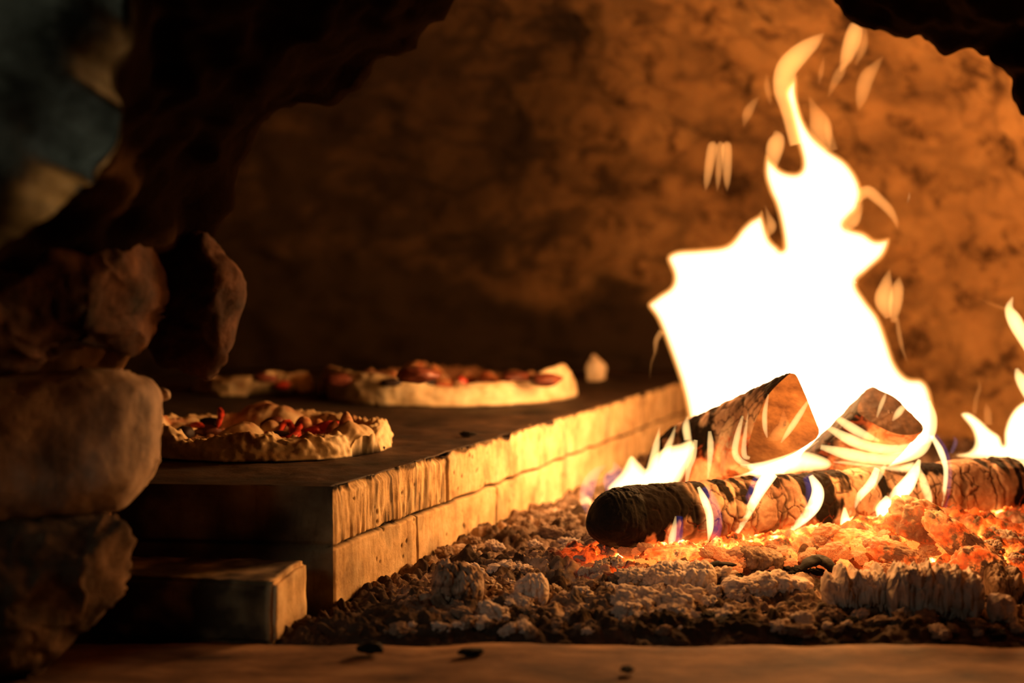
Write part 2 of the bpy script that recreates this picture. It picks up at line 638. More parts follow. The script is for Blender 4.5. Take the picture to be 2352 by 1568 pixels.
def outw(Pt):
    d = Pt - cen
    d[:, 1] = 0
    return d / np.linalg.norm(d, axis=1)[:, None]


oF, oR = outw(Fr), outw(R)
prof = []
for k in range(14):       # outer plaster, curving round from far outside to the front rim
    t = k / 14
    q = Fr + oF * (0.55 * (1 - t)) + np.array([0, 1, 0]) * (-0.03 + 0.16 * (1 - t) ** 2) - np.array([0, 0.05, 0]) * math.sin(math.pi * t)
    prof.append((q, 0))
for k in range(36):       # splayed, sooted throat
    t = k / 35
    prof.append((Fr * (1 - t) + R * t + oF * (0.03 * math.sin(math.pi * min(1, t * 1.6)) if t < 0.62 else 0.0), t))
for k in range(1, 9):     # back of the wall, against the dome
    t = k / 8
    prof.append((R + oR * (0.9 * t) + np.array([0, 0.06 * min(1, t * 4), 0]), 2))
V = np.concatenate([q for q, _ in prof])
tt = np.repeat([t for _, t in prof], npath)
disp = 0.014 * fbm(V * 9, 5, 91, 0.55) + 0.010 * fbm(V * 28, 3, 95)
f1, f2, cid = worley(V * 7.5, 96)
disp += 0.010 * (cid - 0.5)
dirv = np.concatenate([outw(q.copy()) for q, _ in prof])
amp = np.where(tt == 2, 0.3, 1.0)
V = V + dirv * (disp * amp)[:, None] + np.array([0, 1, 0]) * (0.016 * fbm(V * 11, 4, 99) * np.where(tt == 0, 1.6, 0.35))[:, None]
nz = 0.18 * fbm(V * 12, 4, 101)
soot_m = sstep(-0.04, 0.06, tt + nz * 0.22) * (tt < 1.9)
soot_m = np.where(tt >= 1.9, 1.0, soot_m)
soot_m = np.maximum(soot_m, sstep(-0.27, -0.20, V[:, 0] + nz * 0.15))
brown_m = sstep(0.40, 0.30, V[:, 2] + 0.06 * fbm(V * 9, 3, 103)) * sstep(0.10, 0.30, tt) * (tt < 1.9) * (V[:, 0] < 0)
arch = mesh_obj('wall_front', V, grid_faces(len(prof), npath), M['mouth'], attrs={'soot_shade': soot_m, 'brown': brown_m})
structure(arch)


# ------------------------------------------------------------------ jamb stones
def stone(name, poly, Y, thick, mat, label, cat, nz=0.008, step=7, tilt=0.0, edge=0.05, power=2.6):
    V, f = pillow(poly, Y, step, lambda d: thick * (1 - (1 - np.clip(d / edge, 0, 1)) ** power) ** (1 / power))
    V = V + np.stack([fbm(V * 18, 4, 7), fbm(V * 18 + 9, 4, 8), fbm(V * 18 + 5, 4, 9)], 1) * nz
    c = V.mean(0)
    V[:, 1] += (V[:, 0] - V[:, 0].max()) * tilt
    c = np.array([c[0], V[:, 1].mean(), V[:, 2].min()])
    o = mesh_obj(name, V - c, f, mat)
    o.location = c
    tag(o, label, cat)
    return o


stone('stone_block', [(-260, 850), (-60, 838), (120, 838), (265, 840), (325, 856), (362, 882), (372, 930), (370, 1000), (360, 1070), (325, 1132),
                      (280, 1158), (160, 1170), (0, 1176), (-150, 1180), (-260, 1175)], 1.39, 0.075, M['block'],
      'smooth worn stone block with a rounded corner in the oven mouth', 'stone', 0.004, 6, 0.85, 0.05, 2.6)
stone('stone_chip', [(352, 893), (374, 890), (390, 898), (391, 914), (374, 921), (352, 920)], 1.41, 0.012, M['block'],
      'small pale stone stub poking out at the top corner of the worn block', 'stone', 0.001, 3, 0, 0.01)
stone('hanging_stone', [(352, 560), (378, 500), (425, 458), (470, 470), (496, 520), (528, 590), (548, 665), (551, 745), (536, 815), (492, 856),
                        (462, 842), (430, 834), (398, 838), (366, 812), (338, 760), (330, 660)], 1.43, 0.035, M['boulder'],
      'rough sooty stone hanging over the gap beside the baking floor', 'stone', 0.009, 6, 0.15, 0.035, 1.8)
stone('jamb_stone', [(-160, 830), (-110, 640), (0, 580), (130, 520), (240, 500), (330, 540), (362, 620), (356, 700), (372, 770), (340, 806), (268, 792),
                     (190, 790), (120, 812), (0, 834)], 1.37, 0.06, M['boulder'],
      'brown rubble stone above the worn block, beneath the pale outer plaster', 'stone', 0.014, 6, 1.0, 0.06, 2.0)
stone('rubble_base', [(-300, 1182), (-100, 1168), (100, 1166), (240, 1160), (300, 1190), (302, 1240), (280, 1320), (225, 1400), (180, 1490), (110, 1560),
                      (-50, 1600), (-300, 1620)], 1.33, 0.07, M['rubble'],
      'dark rubble stone supporting the worn block from below', 'stone', 0.014, 7, 0.7, 0.07, 2.2)

# ================================================================== RAISED BAKING FLOOR
ZP = 0.128
PA = np.array([-0.191, 1.503])          # near corner of the platform
PB = np.array([0.202, 2.50])
wd = (PB - PA) / np.linalg.norm(PB - PA)
wn = np.array([wd[1], -wd[0]])          # towards the fire
LEN = 1.75
hearth = thing('raised_hearth', (PA[0], PA[1], -0.03), 'raised brick baking floor with a sooty top and pale fire-side bricks', 'hearth')
ns, nh = 760, 120
s = np.concatenate([np.linspace(0, 0.75, 560), np.linspace(0.752, LEN, ns - 560)])
zz = np.linspace(-0.05, ZP, nh)
S, Zm = np.meshgrid(s, zz, indexing='ij')
sf, zf = S.ravel(), Zm.ravel()
q3 = np.stack([sf * 1.0, zf, np.zeros(sf.size)], 1)
wob = 0.0035 * vnoise(q3 * 22, 3) + 0.0012 * vnoise(q3 * 90, 4)
wobz = 0.002 * vnoise(q3 * 30, 6)
jh = np.array([0.0635, -0.004])
joints_top = np.array([0.300, 0.655, 0.98, 1.30, 1.62])
joints_mid = np.array([0.208, 0.462, 0.74, 1.03, 1.33, 1.6])
dist = np.full(sf.size, 1.0)
for h in jh:
    dist = np.minimum(dist, np.abs(zf - h + wobz) * (1.3 if h > 0 else 1.8))
top = zf > jh[0]
mid = (zf <= jh[0]) & (zf > jh[1])
for j in joints_top:
    dist = np.where(top, np.minimum(dist, np.abs(sf - j + wob) * (0.75 if j < 0.4 else 1.2)), dist)
for j in joints_mid:
    dist = np.where(mid, np.minimum(dist, np.abs(sf - j + wob) * 1.2), dist)
groove = 1 - sstep(0.0010, 0.0040, dist)
chip = sstep(0.0, 0.012, ZP - zf)
edge_w = sstep(0.0, 0.006, sf)
chipn = np.clip(fbm(q3 * 55, 4, 12), -1, 1)
hewn = sstep(0.31, 0.29, sf) * (zf > jh[0])
bumpv = 0.0010 * fbm(q3 * np.array([26, 14, 1]), 5, 13) + (0.0003 + 0.0011 * hewn) * fbm(q3 * np.array([160, 30, 1]), 3, 14)
f1, _, _ = worley(q3 * np.array([70, 60, 1.0]), 15)
pit = sstep(0.22, 0.10, f1) * (fbm(q3 * 25, 2, 16) > 0.1)
depth = -0.008 * groove + bumpv - 0.0022 * pit - (1 - chip) * 0.006 * (0.6 + chipn) - 0.002 * (1 - edge_w)
zoff = (1 - sstep(0, 0.02, ZP - zf)) * 0.0035 * fbm(q3 * np.array([30, 1, 1]), 4, 18)
zoff = np.minimum(zoff, 0.0)
XY = PA + sf[:, None] * wd + depth[:, None] * wn
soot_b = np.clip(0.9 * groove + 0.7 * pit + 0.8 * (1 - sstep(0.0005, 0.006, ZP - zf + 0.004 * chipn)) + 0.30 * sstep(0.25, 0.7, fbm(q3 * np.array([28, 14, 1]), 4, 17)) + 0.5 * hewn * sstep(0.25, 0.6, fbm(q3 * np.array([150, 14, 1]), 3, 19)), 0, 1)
mesh_obj('brick_facing', rel(np.stack([XY[:, 0], XY[:, 1], zf + zoff], 1), hearth), grid_faces(ns, nh), M['brick'], hearth, {'soot_shade': soot_b})
# front face, turned from the fire; its shade is also put into the colour
nf, nh2 = 200, 60
fl = np.array([-1.0, 0.11])
fl = fl / np.linalg.norm(fl)
u = np.linspace(0, 0.75, nf)
zz2 = np.linspace(-0.05, ZP, nh2)
U, Z2 = np.meshgrid(u, zz2, indexing='ij')
uf, z2 = U.ravel(), Z2.ravel()
q3 = np.stack([uf, z2, np.ones(uf.size)], 1)
dist = np.abs(z2 - jh[0])
for j in (0.235, 0.47, 0.70):
    dist = np.where(z2 > jh[0], np.minimum(dist, np.abs(uf - j)), dist)
groove = 1 - sstep(0.001, 0.004, dist)
dep = -0.006 * groove + 0.002 * fbm(q3 * 35, 4, 23)
dep[uf < 0.002] = 0
fn = np.array([fl[1], -fl[0]]) * -1
XY = PA + uf[:, None] * fl - dep[:, None] * fn * -1
front_shade = np.clip(0.72 + 0.3 * fbm(q3 * 14, 3, 24), 0, 0.97)  # shade of the unlit face as a dark tone, blotchy
mesh_obj('front_facing', rel(np.stack([XY[:, 0], XY[:, 1], z2], 1), hearth), grid_faces(nf, nh2, flip=True), M['brick'], hearth, {'soot_shade': front_shade})
# top
nt_, nw = 300, 220
a = np.linspace(0, 1, nt_)
b = np.linspace(0, 1, nw) ** 1.3
A_, B_ = np.meshgrid(a, b, indexing='ij')
edge = PA + (A_.ravel() * LEN)[:, None] * wd - 0.003 * wn
topxy = edge + (B_.ravel() * 1.1)[:, None] * fl
q3 = np.stack([topxy[:, 0], topxy[:, 1], np.zeros(len(topxy))], 1)
tz = ZP + 0.0012 * fbm(q3 * 30, 5, 27) - 0.0015 * (B_.ravel() < 0.0005)
mesh_obj('baking_floor', rel(np.stack([topxy[:, 0], topxy[:, 1], tz], 1), hearth), grid_faces(nt_, nw), M['bake'], hearth)

# loose brick in front of the platform
import bmesh


def box_np(sx, sy, sz, seg, bev):
    bm = bmesh.new()
    bmesh.ops.create_cube(bm, size=1)
    for v in bm.verts:
        v.co = (v.co.x * sx, v.co.y * sy, v.co.z * sz)
    bmesh.ops.bevel(bm, geom=bm.edges[:], offset=bev, segments=2, affect='EDGES')
    bmesh.ops.triangulate(bm, faces=bm.faces[:])
    for _ in range(seg):
        bmesh.ops.subdivide_edges(bm, edges=[e for e in bm.edges if e.calc_length() > max(sx, sy, sz) / 24], cuts=1, use_grid_fill=False)
        bmesh.ops.triangulate(bm, faces=bm.faces[:])
    bm.verts.ensure_lookup_table()
    v = np.array([q.co[:] for q in bm.verts])
    bm.verts.index_update()
    f = [[q.index for q in p.verts] for p in bm.faces]
    bm.free()
    return v, f


v, f = box_np(0.20, 0.105, 0.062, 5, 0.004)
v = v + 0.0015 * np.stack([fbm(v * 50, 3, 31), fbm(v * 50 + 4, 3, 32), fbm(v * 50 + 8, 3, 33)], 1)
soot_shade_l = np.clip(0.15 + 0.35 * fbm(v * 30, 3, 34) + 0.8 * sstep(0.0955, 0.092, v[:, 0]), 0, 0.96)  # soot blotches, plus painted shade everywhere but the fire-side end
lb = mesh_obj('brick', v, f, M['brick'], attrs={'soot_shade': soot_shade_l})
lb.rotation_euler = (0, 0, math.radians(-9))
lb.location = (-0.322, 1.437, 0.024)
tag(lb, 'loose brick lying in the dark against the front of the raised hearth', 'brick')


# ================================================================== PIZZAS
def pizza(center, R0, label, rim_h, seed, bumps, lobes=0.04, rot=0, nth=360, nr=120, tex=1.0, saucy=0.9, burnt_edge=True, smooth_rim=0.0, sauce_bias=0.0, browned=0.0):
    root = thing('pizza', (center[0], center[1], ZP), label, 'pizza', 'pizzas baking on the raised hearth')
    th = np.linspace(0, 2 * math.pi, nth, endpoint=False)
    # profile parameter: 0 centre .. 0.86 outer edge top .. 1 underneath
    pr = np.linspace(0, 1, nr)
    T, Q = np.meshgrid(th, pr, indexing='ij')
    T, Q = T.ravel(), Q.ravel()
    Rt = R0 * (1 + lobes * np.sin(2 * T + seed) + 0.5 * lobes * np.sin(3 * T + 2.1 * seed) + 0.3 * lobes * np.sin(7 * T + seed))
    rimn = 1 + 0.35 * vnoise(np.stack([np.cos(T) * 2.2, np.sin(T) * 2.2, np.full(T.size, seed * 1.0)], 1), 3)
    rh = rim_h * rimn
    rh = rh * (1 - 0.55 * browned * sstep(0.1, 0.6, np.sin(T)))
    rw = 0.036
    inner = Q < 0.55
    r = np.where(inner, Q / 0.55 * (Rt - rw), 0)
    h = np.where(inner, 0.010, 0)
    ang = np.clip((Q - 0.55) / 0.45, 0, 1) * math.pi * 1.10      # round over the rim
    r = np.where(inner, r, Rt - rw * 0.5 - rw * 0.5 * np.cos(ang))
    h = np.where(inner, h, np.maximum(0.010 * (1 - sstep(0, 1.4, ang)), 0) * 1.0 + rh * np.sin(np.clip(ang, 0, math.pi)) ** 0.75)
    h = np.where(~inner & (ang > math.pi), 0.0, h)
    x, y = r * np.cos(T), r * np.sin(T)
    P3 = np.stack([x, y, h + seed], 1)
    up = sstep(0.97, 0.80, Q)
    f1, _, c1 = worley(P3 * 125, 41)
    f1b, _, c2 = worley(P3 * 62, 44)
    lump = 0.0042 * np.clip(1 - f1 * 1.35, 0, 1) * (0.5 + c1) + 0.0048 * np.clip(1 - f1b * 1.5, 0, 1) * (c2 > 0.5)
    lump = lump * (tex + browned * sstep(-0.1, 0.3, y / R0))
    lump += 0.004 * fbm(P3 * 18, 3, 46)
    h = h + np.maximum(lump, -0.004) * up
    toast = np.zeros(x.size)
    for (bx, by, br, bh, tz_) in bumps:
        d2 = ((x - bx) ** 2 + (y - by) ** 2) / br ** 2
        g = np.clip(1 - d2, 0, 1) ** 0.8
        h = np.where(up > 0.01, np.maximum(h, (0.010 + bh * g * (1 + 0.12 * fbm(P3 * 35, 3, 53))) * (g > 0)), h)
        toast = np.maximum(toast, tz_ * sstep(0.35, 0.95, g) * (0.7 + 0.5 * fbm(P3 * 60, 3, 47)))
    toast = np.maximum(toast, 0.75 * sstep(0.25, 0.7, fbm(P3 * 26, 3, 48)) * (1 - smooth_rim))
    toast = np.maximum(toast, browned * sstep(-0.25, 0.25, y / R0 + 0.2 * fbm(P3 * 16, 3, 54)))
    toast = np.clip(toast, 0, 1) * sstep(0.96, 0.85, Q)
    sauce = saucy * sstep(Rt - rw * 0.55, Rt - rw * 1.25, r + 0.014 * fbm(P3 * 30, 3, 49)) * sstep(-0.5 - sauce_bias, 0.2 - sauce_bias, fbm(P3 * 22, 3, 50)) * (Q < 0.7)
    sauce = np.where(toast > 0.5, sauce * 0.3, sauce)
    burnt = sstep(0.0035, 0.0015, h) * (Q > 0.8) if burnt_edge else np.zeros(x.size)
    # outward nudge so that the skin bubbles on the side of the rim too
    out_n = np.where(~inner, np.maximum(np.sin(np.clip(ang - math.pi / 2, 0, math.pi / 2)), 0), 0)
    bub = (0.003 * np.clip(1 - f1 * 1.3, 0, 1) * tex + 0.003 * fbm(np.stack([x * 40, y * 40, h * 60], 1), 3, 52)) * out_n
    x, y = x + bub * np.cos(T), y + bub * np.sin(T)
    V = np.stack([x, y, np.maximum(h, 0.0012)], 1)
    f = grid_faces(nth, nr, wrap_u=True).tolist()
    mesh_obj('crust', V, f, M['dough'], root, {'toast': toast, 'sauce': sauce, 'burnt': burnt})
    root.rotation_euler = (0, 0, rot)
    return root


def blob(name, parent, loc, size, mat, seed=0, amp=0.25, rot=(0, 0, 0), sub=3):
    v, f = ico(sub)
    d = 1 + amp * fbm(v * 1.6 + seed * 3.7, 3, 61 + seed)
    v = v * d[:, None] * np.array(size)
    R_ = np.array(Matrix.Rotation(rot[2], 3, 'Z') @ Matrix.Rotation(rot[1], 3, 'Y') @ Matrix.Rotation(rot[0], 3, 'X'))
    o = mesh_obj(name, v @ R_.T, f, mat, parent)
    o.location = loc
    return o


def strip(name, parent, pts, w, t, mat, seed=0):
    """curled strip of topping"""
    c = open_spline(np.array(pts), 8)
    V, n = [], 14
    for i, q in enumerate(c):
        d = c[min(i + 1, len(c) - 1)] - c[max(i - 1, 0)]
        d = d / (np.linalg.norm(d) + 1e-9)
        side = np.cross(d, [0, 0, 1])
        side /= (np.linalg.norm(side) + 1e-9)
        up = np.cross(side, d)
        k = math.sin(math.pi * (i + 0.4) / (len(c) - 0.2)) ** 0.4
        for a in range(n):
            an = 2 * math.pi * a / n
            V.append(q + side * math.cos(an) * w * k + up * math.sin(an) * t * k)
    V = np.array(V)
    V = V + 0.0012 * np.stack([fbm(V * 150 + seed, 2, 1), fbm(V * 150 + 3 + seed, 2, 2), fbm(V * 150 + 6 + seed, 2, 3)], 1)
    f = grid_faces(len(c), n, wrap_v=True).tolist()
    f.append(list(range(n))[::-1])
    f.append([(len(c) - 1) * n + a for a in range(n)])
    return mesh_obj(name, V, f, mat, parent)


c1 = (-0.322, 1.835)


def loc1(px, py, z):
    w = on_z(px, py, ZP + z)
    return w[0] - c1[0], w[1] - c1[1]


def bumps_at(c, rows, floor_h=0.012, rk=1.0):
    """bubbles given by where their tops show, top height above the stone, radius and browning"""
    out_ = []
    for px, py, H, r, t in rows:
        w = on_z(px, py, ZP + H)
        out_.append((w[0] - c[0], w[1] - c[1], r * rk, H - floor_h, t))
    return out_


b1 = bumps_at(c1, [(554, 962, 0.042, 0.036, 0.0), (605, 922, 0.046, 0.052, 0.85), (655, 934, 0.040, 0.040, 0.8), (697, 954, 0.040, 0.018, 0.45), (732, 960, 0.036, 0.017, 0.15),
                   (800, 966, 0.042, 0.030, 0.35), (795, 948, 0.047, 0.014, 0.7), (765, 962, 0.040, 0.014, 0.3), (622, 964, 0.036, 0.020, 0.95), (405, 927, 0.038, 0.05, 0.6),
                   (470, 938, 0.032, 0.045, 0.7), (411, 963, 0.032, 0.024, 0.1), (830, 968, 0.040, 0.020, 0.0), (600, 990, 0.026, 0.012, 0.1), (690, 985, 0.028, 0.012, 0.0)])
pz1 = pizza(c1, 0.160, 'pizza with bubbly crust, red tomato and black olives beside the worn block', 0.030, 1.7, b1, 0.03)


def top1(name, px, py, z, size, mat, seed, amp=0.25, rot=(0, 0, 0)):
    a_, b_ = loc1(px, py, z)
    return blob(name, pz1, (a_, b_, z), size, mat, seed, amp, rot)


def strip1(name, pxs, z, w, t, mat, seed):
    pts = []
    for px, py, dz in pxs:
        a_, b_ = loc1(px, py, z)
        pts.append((a_, b_, z + dz))
    return strip(name, pz1, pts, w, t, mat, seed)


top1('olive', 424, 996, 0.020, (0.012, 0.012, 0.011), M['olive'], 1, 0.12)
top1('olive', 566, 1008, 0.020, (0.015, 0.008, 0.006), M['olive'], 2, 0.12)
top1('olive', 484, 972, 0.024, (0.016, 0.010, 0.009), M['olive'], 3, 0.3)
top1('olive', 640, 1000, 0.020, (0.014, 0.009, 0.006), M['olive'], 9, 0.2)
strip1('tomato_strip', [(580, 1003, 0.0), (610, 1004, 0.004), (640, 1012, 0.002), (676, 1012, 0.006), (692, 993, 0.012)], 0.018, 0.0055, 0.004, M['tomato'], 1)
strip1('tomato_strip', [(640, 1000, 0.004), (656, 988, 0.010), (668, 990, 0.008), (672, 1000, 0.003)], 0.020, 0.005, 0.004, M['tomato'], 2)
strip1('tomato_strip', [(646, 1016, 0.0), (664, 1016, 0.003), (690, 1008, 0.006)], 0.016, 0.006, 0.004, M['tomato'], 3)
top1('tomato_strip', 750, 980, 0.026, (0.016, 0.009, 0.007), M['tomato'], 4, 0.25, (0, -0.25, 0))
top1('tomato_strip', 724, 988, 0.022, (0.012, 0.008, 0.005), M['tomato'], 5, 0.3)
strip1('tomato_strip', [(440, 976, 0.0), (452, 982, 0.004), (470, 984, 0.002)], 0.022, 0.006, 0.004, M['tomato'], 6)
strip1('tomato_strip', [(500, 984, 0.0), (507, 970, 0.010), (504, 960, 0.014)], 0.024, 0.004, 0.003, M['tomato'], 7)
top1('tomato_strip', 397, 1014, 0.014, (0.008, 0.006, 0.004), M['tomato'], 8, 0.3)
top1('salami_slice', 630, 976, 0.026, (0.017, 0.014, 0.010), M['salami'], 5, 0.15)
top1('salami_slice', 478, 990, 0.018, (0.018, 0.012, 0.007), M['salami'], 6, 0.25)

c2 = (-0.115, 2.565)
b2 = bumps_at(c2, [(960, 820, 0.070, 0.050, 0.95), (1052, 868, 0.045, 0.026, 0.8), (1120, 850, 0.050, 0.036, 0.9), (1180, 845, 0.052, 0.044, 0.95), (1258, 862, 0.056, 0.045, 0.85),
                   (800, 858, 0.046, 0.042, 0.95), (872, 868, 0.054, 0.050, 0.0), (768, 848, 0.050, 0.036, 0.9), (900, 848, 0.055, 0.034, 0.9), (1012, 854, 0.050, 0.036, 0.9), (850, 846, 0.05, 0.03, 0.9),
                   (1070, 846, 0.050, 0.030, 0.9), (1220, 852, 0.050, 0.036, 0.9), (1000, 838, 0.058, 0.034, 0.9), (740, 862, 0.042, 0.03, 0.9)], rk=0.8)
pz2 = pizza(c2, 0.235, 'large pizza with a smooth pale rim, in the middle of the baking floor', 0.046, 4.2, b2, 0.02, tex=0.35, saucy=1.0, smooth_rim=0.8, burnt_edge=True, sauce_bias=0.7, browned=0.9)
for i, (px, py, z, sz, mt, nm) in enumerate([(960, 862, 0.075, (0.03, 0.025, 0.012), 'salami', 'salami_slice'), (975, 878, 0.036, (0.02, 0.016, 0.008), 'olive', 'olive'),
                                             (1060, 888, 0.03, (0.010, 0.010, 0.018), 'tomato', 'tomato_strip'), (1110, 880, 0.032, (0.022, 0.018, 0.008), 'salami', 'salami_slice'),
                                             (1185, 866, 0.045, (0.026, 0.022, 0.010), 'salami', 'salami_slice'), (1250, 872, 0.045, (0.028, 0.020, 0.010), 'salami', 'salami_slice'),
                                             (850, 866, 0.04, (0.028, 0.022, 0.010), 'salami', 'salami_slice'), (780, 872, 0.04, (0.026, 0.020, 0.010), 'salami', 'salami_slice'),
                                             (1020, 892, 0.028, (0.022, 0.012, 0.008), 'tomato', 'tomato_strip'), (905, 878, 0.04, (0.02, 0.016, 0.008), 'olive', 'olive')]):
    w = on_z(px, py, ZP + z)
    blob(nm, pz2, (w[0] - c2[0], w[1] - c2[1], z), sz, M[mt], 20 + i, 0.2)
# rim folds at the left end of the middle pizza
c3 = (-0.478, 2.62)
b3 = bumps_at(c3, [(625, 846, 0.050, 0.045, 0.8), (572, 872, 0.036, 0.030, 0.5), (690, 850, 0.048, 0.045, 0.5), (655, 880, 0.040, 0.030, 0.3)])
pz3 = pizza(c3, 0.108, 'dim smaller pizza at the dark end of the baking floor', 0.030, 2.9, b3, 0.06, tex=0.5, saucy=0.9, sauce_bias=0.4, browned=0.7)
for i, (px, py, z, sz, mt, nm) in enumerate([(648, 884, 0.022, (0.016, 0.012, 0.008), 'tomato', 'tomato_strip'), (606, 868, 0.042, (0.02, 0.018, 0.008), 'salami', 'salami_slice')]):
    w = on_z(px, py, ZP + z)
    blob(nm, pz3, (w[0] - c3[0], w[1] - c3[1], z), sz, M[mt], 40 + i, 0.2)


def lump_thing(name, px, py, z, size, mat, label, cat, seed, group=None, amp=0.35, Y=None, rot=(0, 0, 0), sub=3, rest=None):
    c = at(px, py, Y) if Y is not None else on_z(px, py, z)
    v, f = ico(sub)
    d = 1 + amp * fbm(v * 1.5 + seed * 2.3, 4, seed)
    v = v * d[:, None] * np.array(size)
    R_ = np.array(Matrix.Rotation(rot[2], 3, 'Z') @ Matrix.Rotation(rot[1], 3, 'Y') @ Matrix.Rotation(rot[0], 3, 'X'))
    v = v @ R_.T
    if rest is not None:
        c[2] = rest - v[:, 2].min()
    o = mesh_obj(name, v, f, mat)
    o.location = c
    tag(o, label, cat, group)
    return o


# angular chip of brick on the platform, behind the middle pizza
v = np.array([(-0.8, -0.5, -1), (0.55, -0.7, -1), (0.9, 0.5, -0.9), (-0.5, 0.8, -1), (-0.95, -0.4, 0.1), (0.15, -0.85, 0.55), (1.15, 0.1, 0.15), (0.0, 0.7, 0.5), (-0.25, -0.1, 1.15)]) * np.array([0.021, 0.02, 0.027])
f = [[3, 2, 1, 0], [0, 1, 5, 4], [1, 2, 6, 5], [2, 3, 7, 6], [3, 0, 4, 7], [4, 5, 8], [5, 6, 8], [6, 7, 8], [7, 4, 8]]
chip_o = mesh_obj('brick_chip', v, f, M['chip'], smooth=False)
bw = chip_o.modifiers.new('edge', 'BEVEL')
bw.width = 0.003
bw.segments = 2
p_ = on_z(1368, 874, ZP)
chip_o.rotation_euler = (0, 0, math.radians(-20))
chip_o.location = (p_[0], p_[1], ZP + 0.027)
tag(chip_o, 'pale pointed brick chip at the far edge of the baking floor beyond the pizzas', 'stone')
lump_thing('crumb', 1075, 1003, ZP, (0.010, 0.006, 0.0035), M['char'], 'small dark crumb on the baking floor near the brick edge', 'crumb', 3, rest=ZP)
lump_thing('crumb', 868, 1037, ZP, (0.008, 0.005, 0.004), M['char'], 'burnt crumb touching the crust of the bubbly pizza', 'crumb', 5, rest=ZP)
lump_thing('crumb', 848, 1502, 0.0, (0.012, 0.007, 0.005), M['char'], 'dark charcoal crumb on the front floor below the platform corner', 'crumb', 6, rest=0.0)
lump_thing('crumb', 1083, 1508, 0.0, (0.010, 0.006, 0.004), M['char'], 'dark charcoal crumb on the front floor, middle one of three', 'crumb', 7, rest=0.0)
lump_thing('crumb', 1440, 1545, 0.0, (0.006, 0.005, 0.003), M['char'], 'tiny dark crumb on the front floor, nearest the camera', 'crumb', 8, rest=0.0)

# ================================================================== FIREWOOD
LA = at(1398, 1192, 1.665)
LB = at(2324, 1118, 1.895)
LDIR = (LB - LA) / np.linalg.norm(LB - LA)


def log_axis_dist(xy):
    d = xy - LA[:2]
    dd = LDIR[:2] / np.linalg.norm(LDIR[:2])
    t = d @ dd
    n = d - t[:, None] * dd
    s_ = n @ np.array([dd[1], -dd[0]])     # positive towards the camera
    return t, s_


# ------------------------------------------------------------------ ash bed
def ash_base(xy):
    t, s_ = log_axis_dist(xy)
    y = xy[:, 1]
    h = 0.010 * sstep(1.362, 1.40, y) - 0.008
    on = sstep(-0.10, 0.08, t) * sstep(0.85, 0.6, t)
    h = h + 0.026 * np.exp(-(np.maximum(np.abs(s_ - 0.02) - 0.03, 0) / 0.06) ** 2) * on
    h = h + 0.010 * sstep(1.45, 1.8, y)
    h = h + 0.020 * np.exp(-(((xy[:, 0] - 0.56) / 0.10) ** 2 + ((y - 1.74) / 0.07) ** 2))
    # lower towards the brick wall
    w = (xy - PA) @ wn
    h = h - 0.006 * sstep(0.12, 0.0, w)
    return h


def ash_height(xy):
    q = np.stack([xy[:, 0], xy[:, 1], np.zeros(len(xy))], 1)
    wq = q + 0.006 * np.stack([fbm(q * 40, 2, 71), fbm(q * 40 + 7, 2, 72), np.zeros(len(q))], 1)
    front = sstep(1.36, 1.42, xy[:, 1])
    f1, f2, c1 = worley(wq * 30, 73)
    g1, g2, c2 = worley(wq * 70, 77)
    k1, _, c3 = worley(wq * 150, 81)
    b = 0.012 * np.clip(1 - f1 * f1 * 1.6, 0, 1) * c1 ** 1.5 + 0.0085 * np.clip(1 - g1 * g1 * 1.6, 0, 1) * (0.2 + c2) + 0.0052 * np.clip(1 - k1 * k1 * 1.6, 0, 1)
    b += 0.006 * fbm(q * 12, 4, 85) + 0.0022 * fbm(q * 130, 3, 86)
    return ash_base(xy) + (b - 0.006) * (0.35 + 0.65 * front), c1, c2


def ash_region(x0, x1, nx, yv):
    xs = np.linspace(x0, x1, nx)
    X, Yv = np.meshgrid(xs, yv)
    return np.stack([X.ravel(), Yv.ravel()], 1), len(yv), nx


yv = np.concatenate([np.linspace(1.352, 1.74, 250), np.linspace(1.743, 2.2, 110), np.linspace(2.206, 3.25, 70)])
xy, r_, c_ = ash_region(-0.30, 1.05, 700, yv)
hz, id1, id2 = ash_height(xy)
w = (xy - PA) @ wn
t_, s_ = log_axis_dist(xy)
lowness = sstep(0.008, -0.006, hz - ash_base(xy))
q = np.stack([xy[:, 0], xy[:, 1], np.zeros(len(xy))], 1)
nearlog = np.exp(-(np.maximum(np.abs(s_ - 0.012) - 0.022, 0) / 0.028) ** 2) * sstep(-0.07, 0.02, t_) * sstep(0.75, 0.55, t_)
right_glow = np.exp(-(((xy[:, 0] - 0.53) / 0.10) ** 2 + ((xy[:, 1] - 1.70) / 0.07) ** 2))
glow_v = np.clip((1.25 * nearlog + 1.1 * right_glow) * (0.55 + 0.7 * lowness + 0.5 * fbm(q * 22, 3, 88)), 0, 1)
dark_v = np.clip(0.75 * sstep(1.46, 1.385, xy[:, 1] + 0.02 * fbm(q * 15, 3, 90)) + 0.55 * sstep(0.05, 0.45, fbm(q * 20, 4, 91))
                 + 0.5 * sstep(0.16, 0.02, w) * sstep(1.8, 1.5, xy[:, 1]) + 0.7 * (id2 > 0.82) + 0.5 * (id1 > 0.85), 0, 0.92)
hz = np.where(w < 0.0, -0.045, hz)
fc = grid_faces(r_, c_, flip=True)
ww = w.reshape(-1)
cd = np.hypot(xy[:, 0] - DC[0], xy[:, 1] - DC[1])
ok = (ww > -0.012) & ((((xy[:, 0] - DC[0]) / 1.43) ** 2 + ((xy[:, 1] - DC[1]) / 0.83) ** 2 < 1.0) | (xy[:, 1] < 2.42)) & ~((xy[:, 0] < -0.12) & (xy[:, 1] > 1.50) & (ww < 0))
fc = fc[ok[fc].all(1)]
used = np.unique(fc)
rm = -np.ones(len(xy), int)
rm[used] = np.arange(len(used))
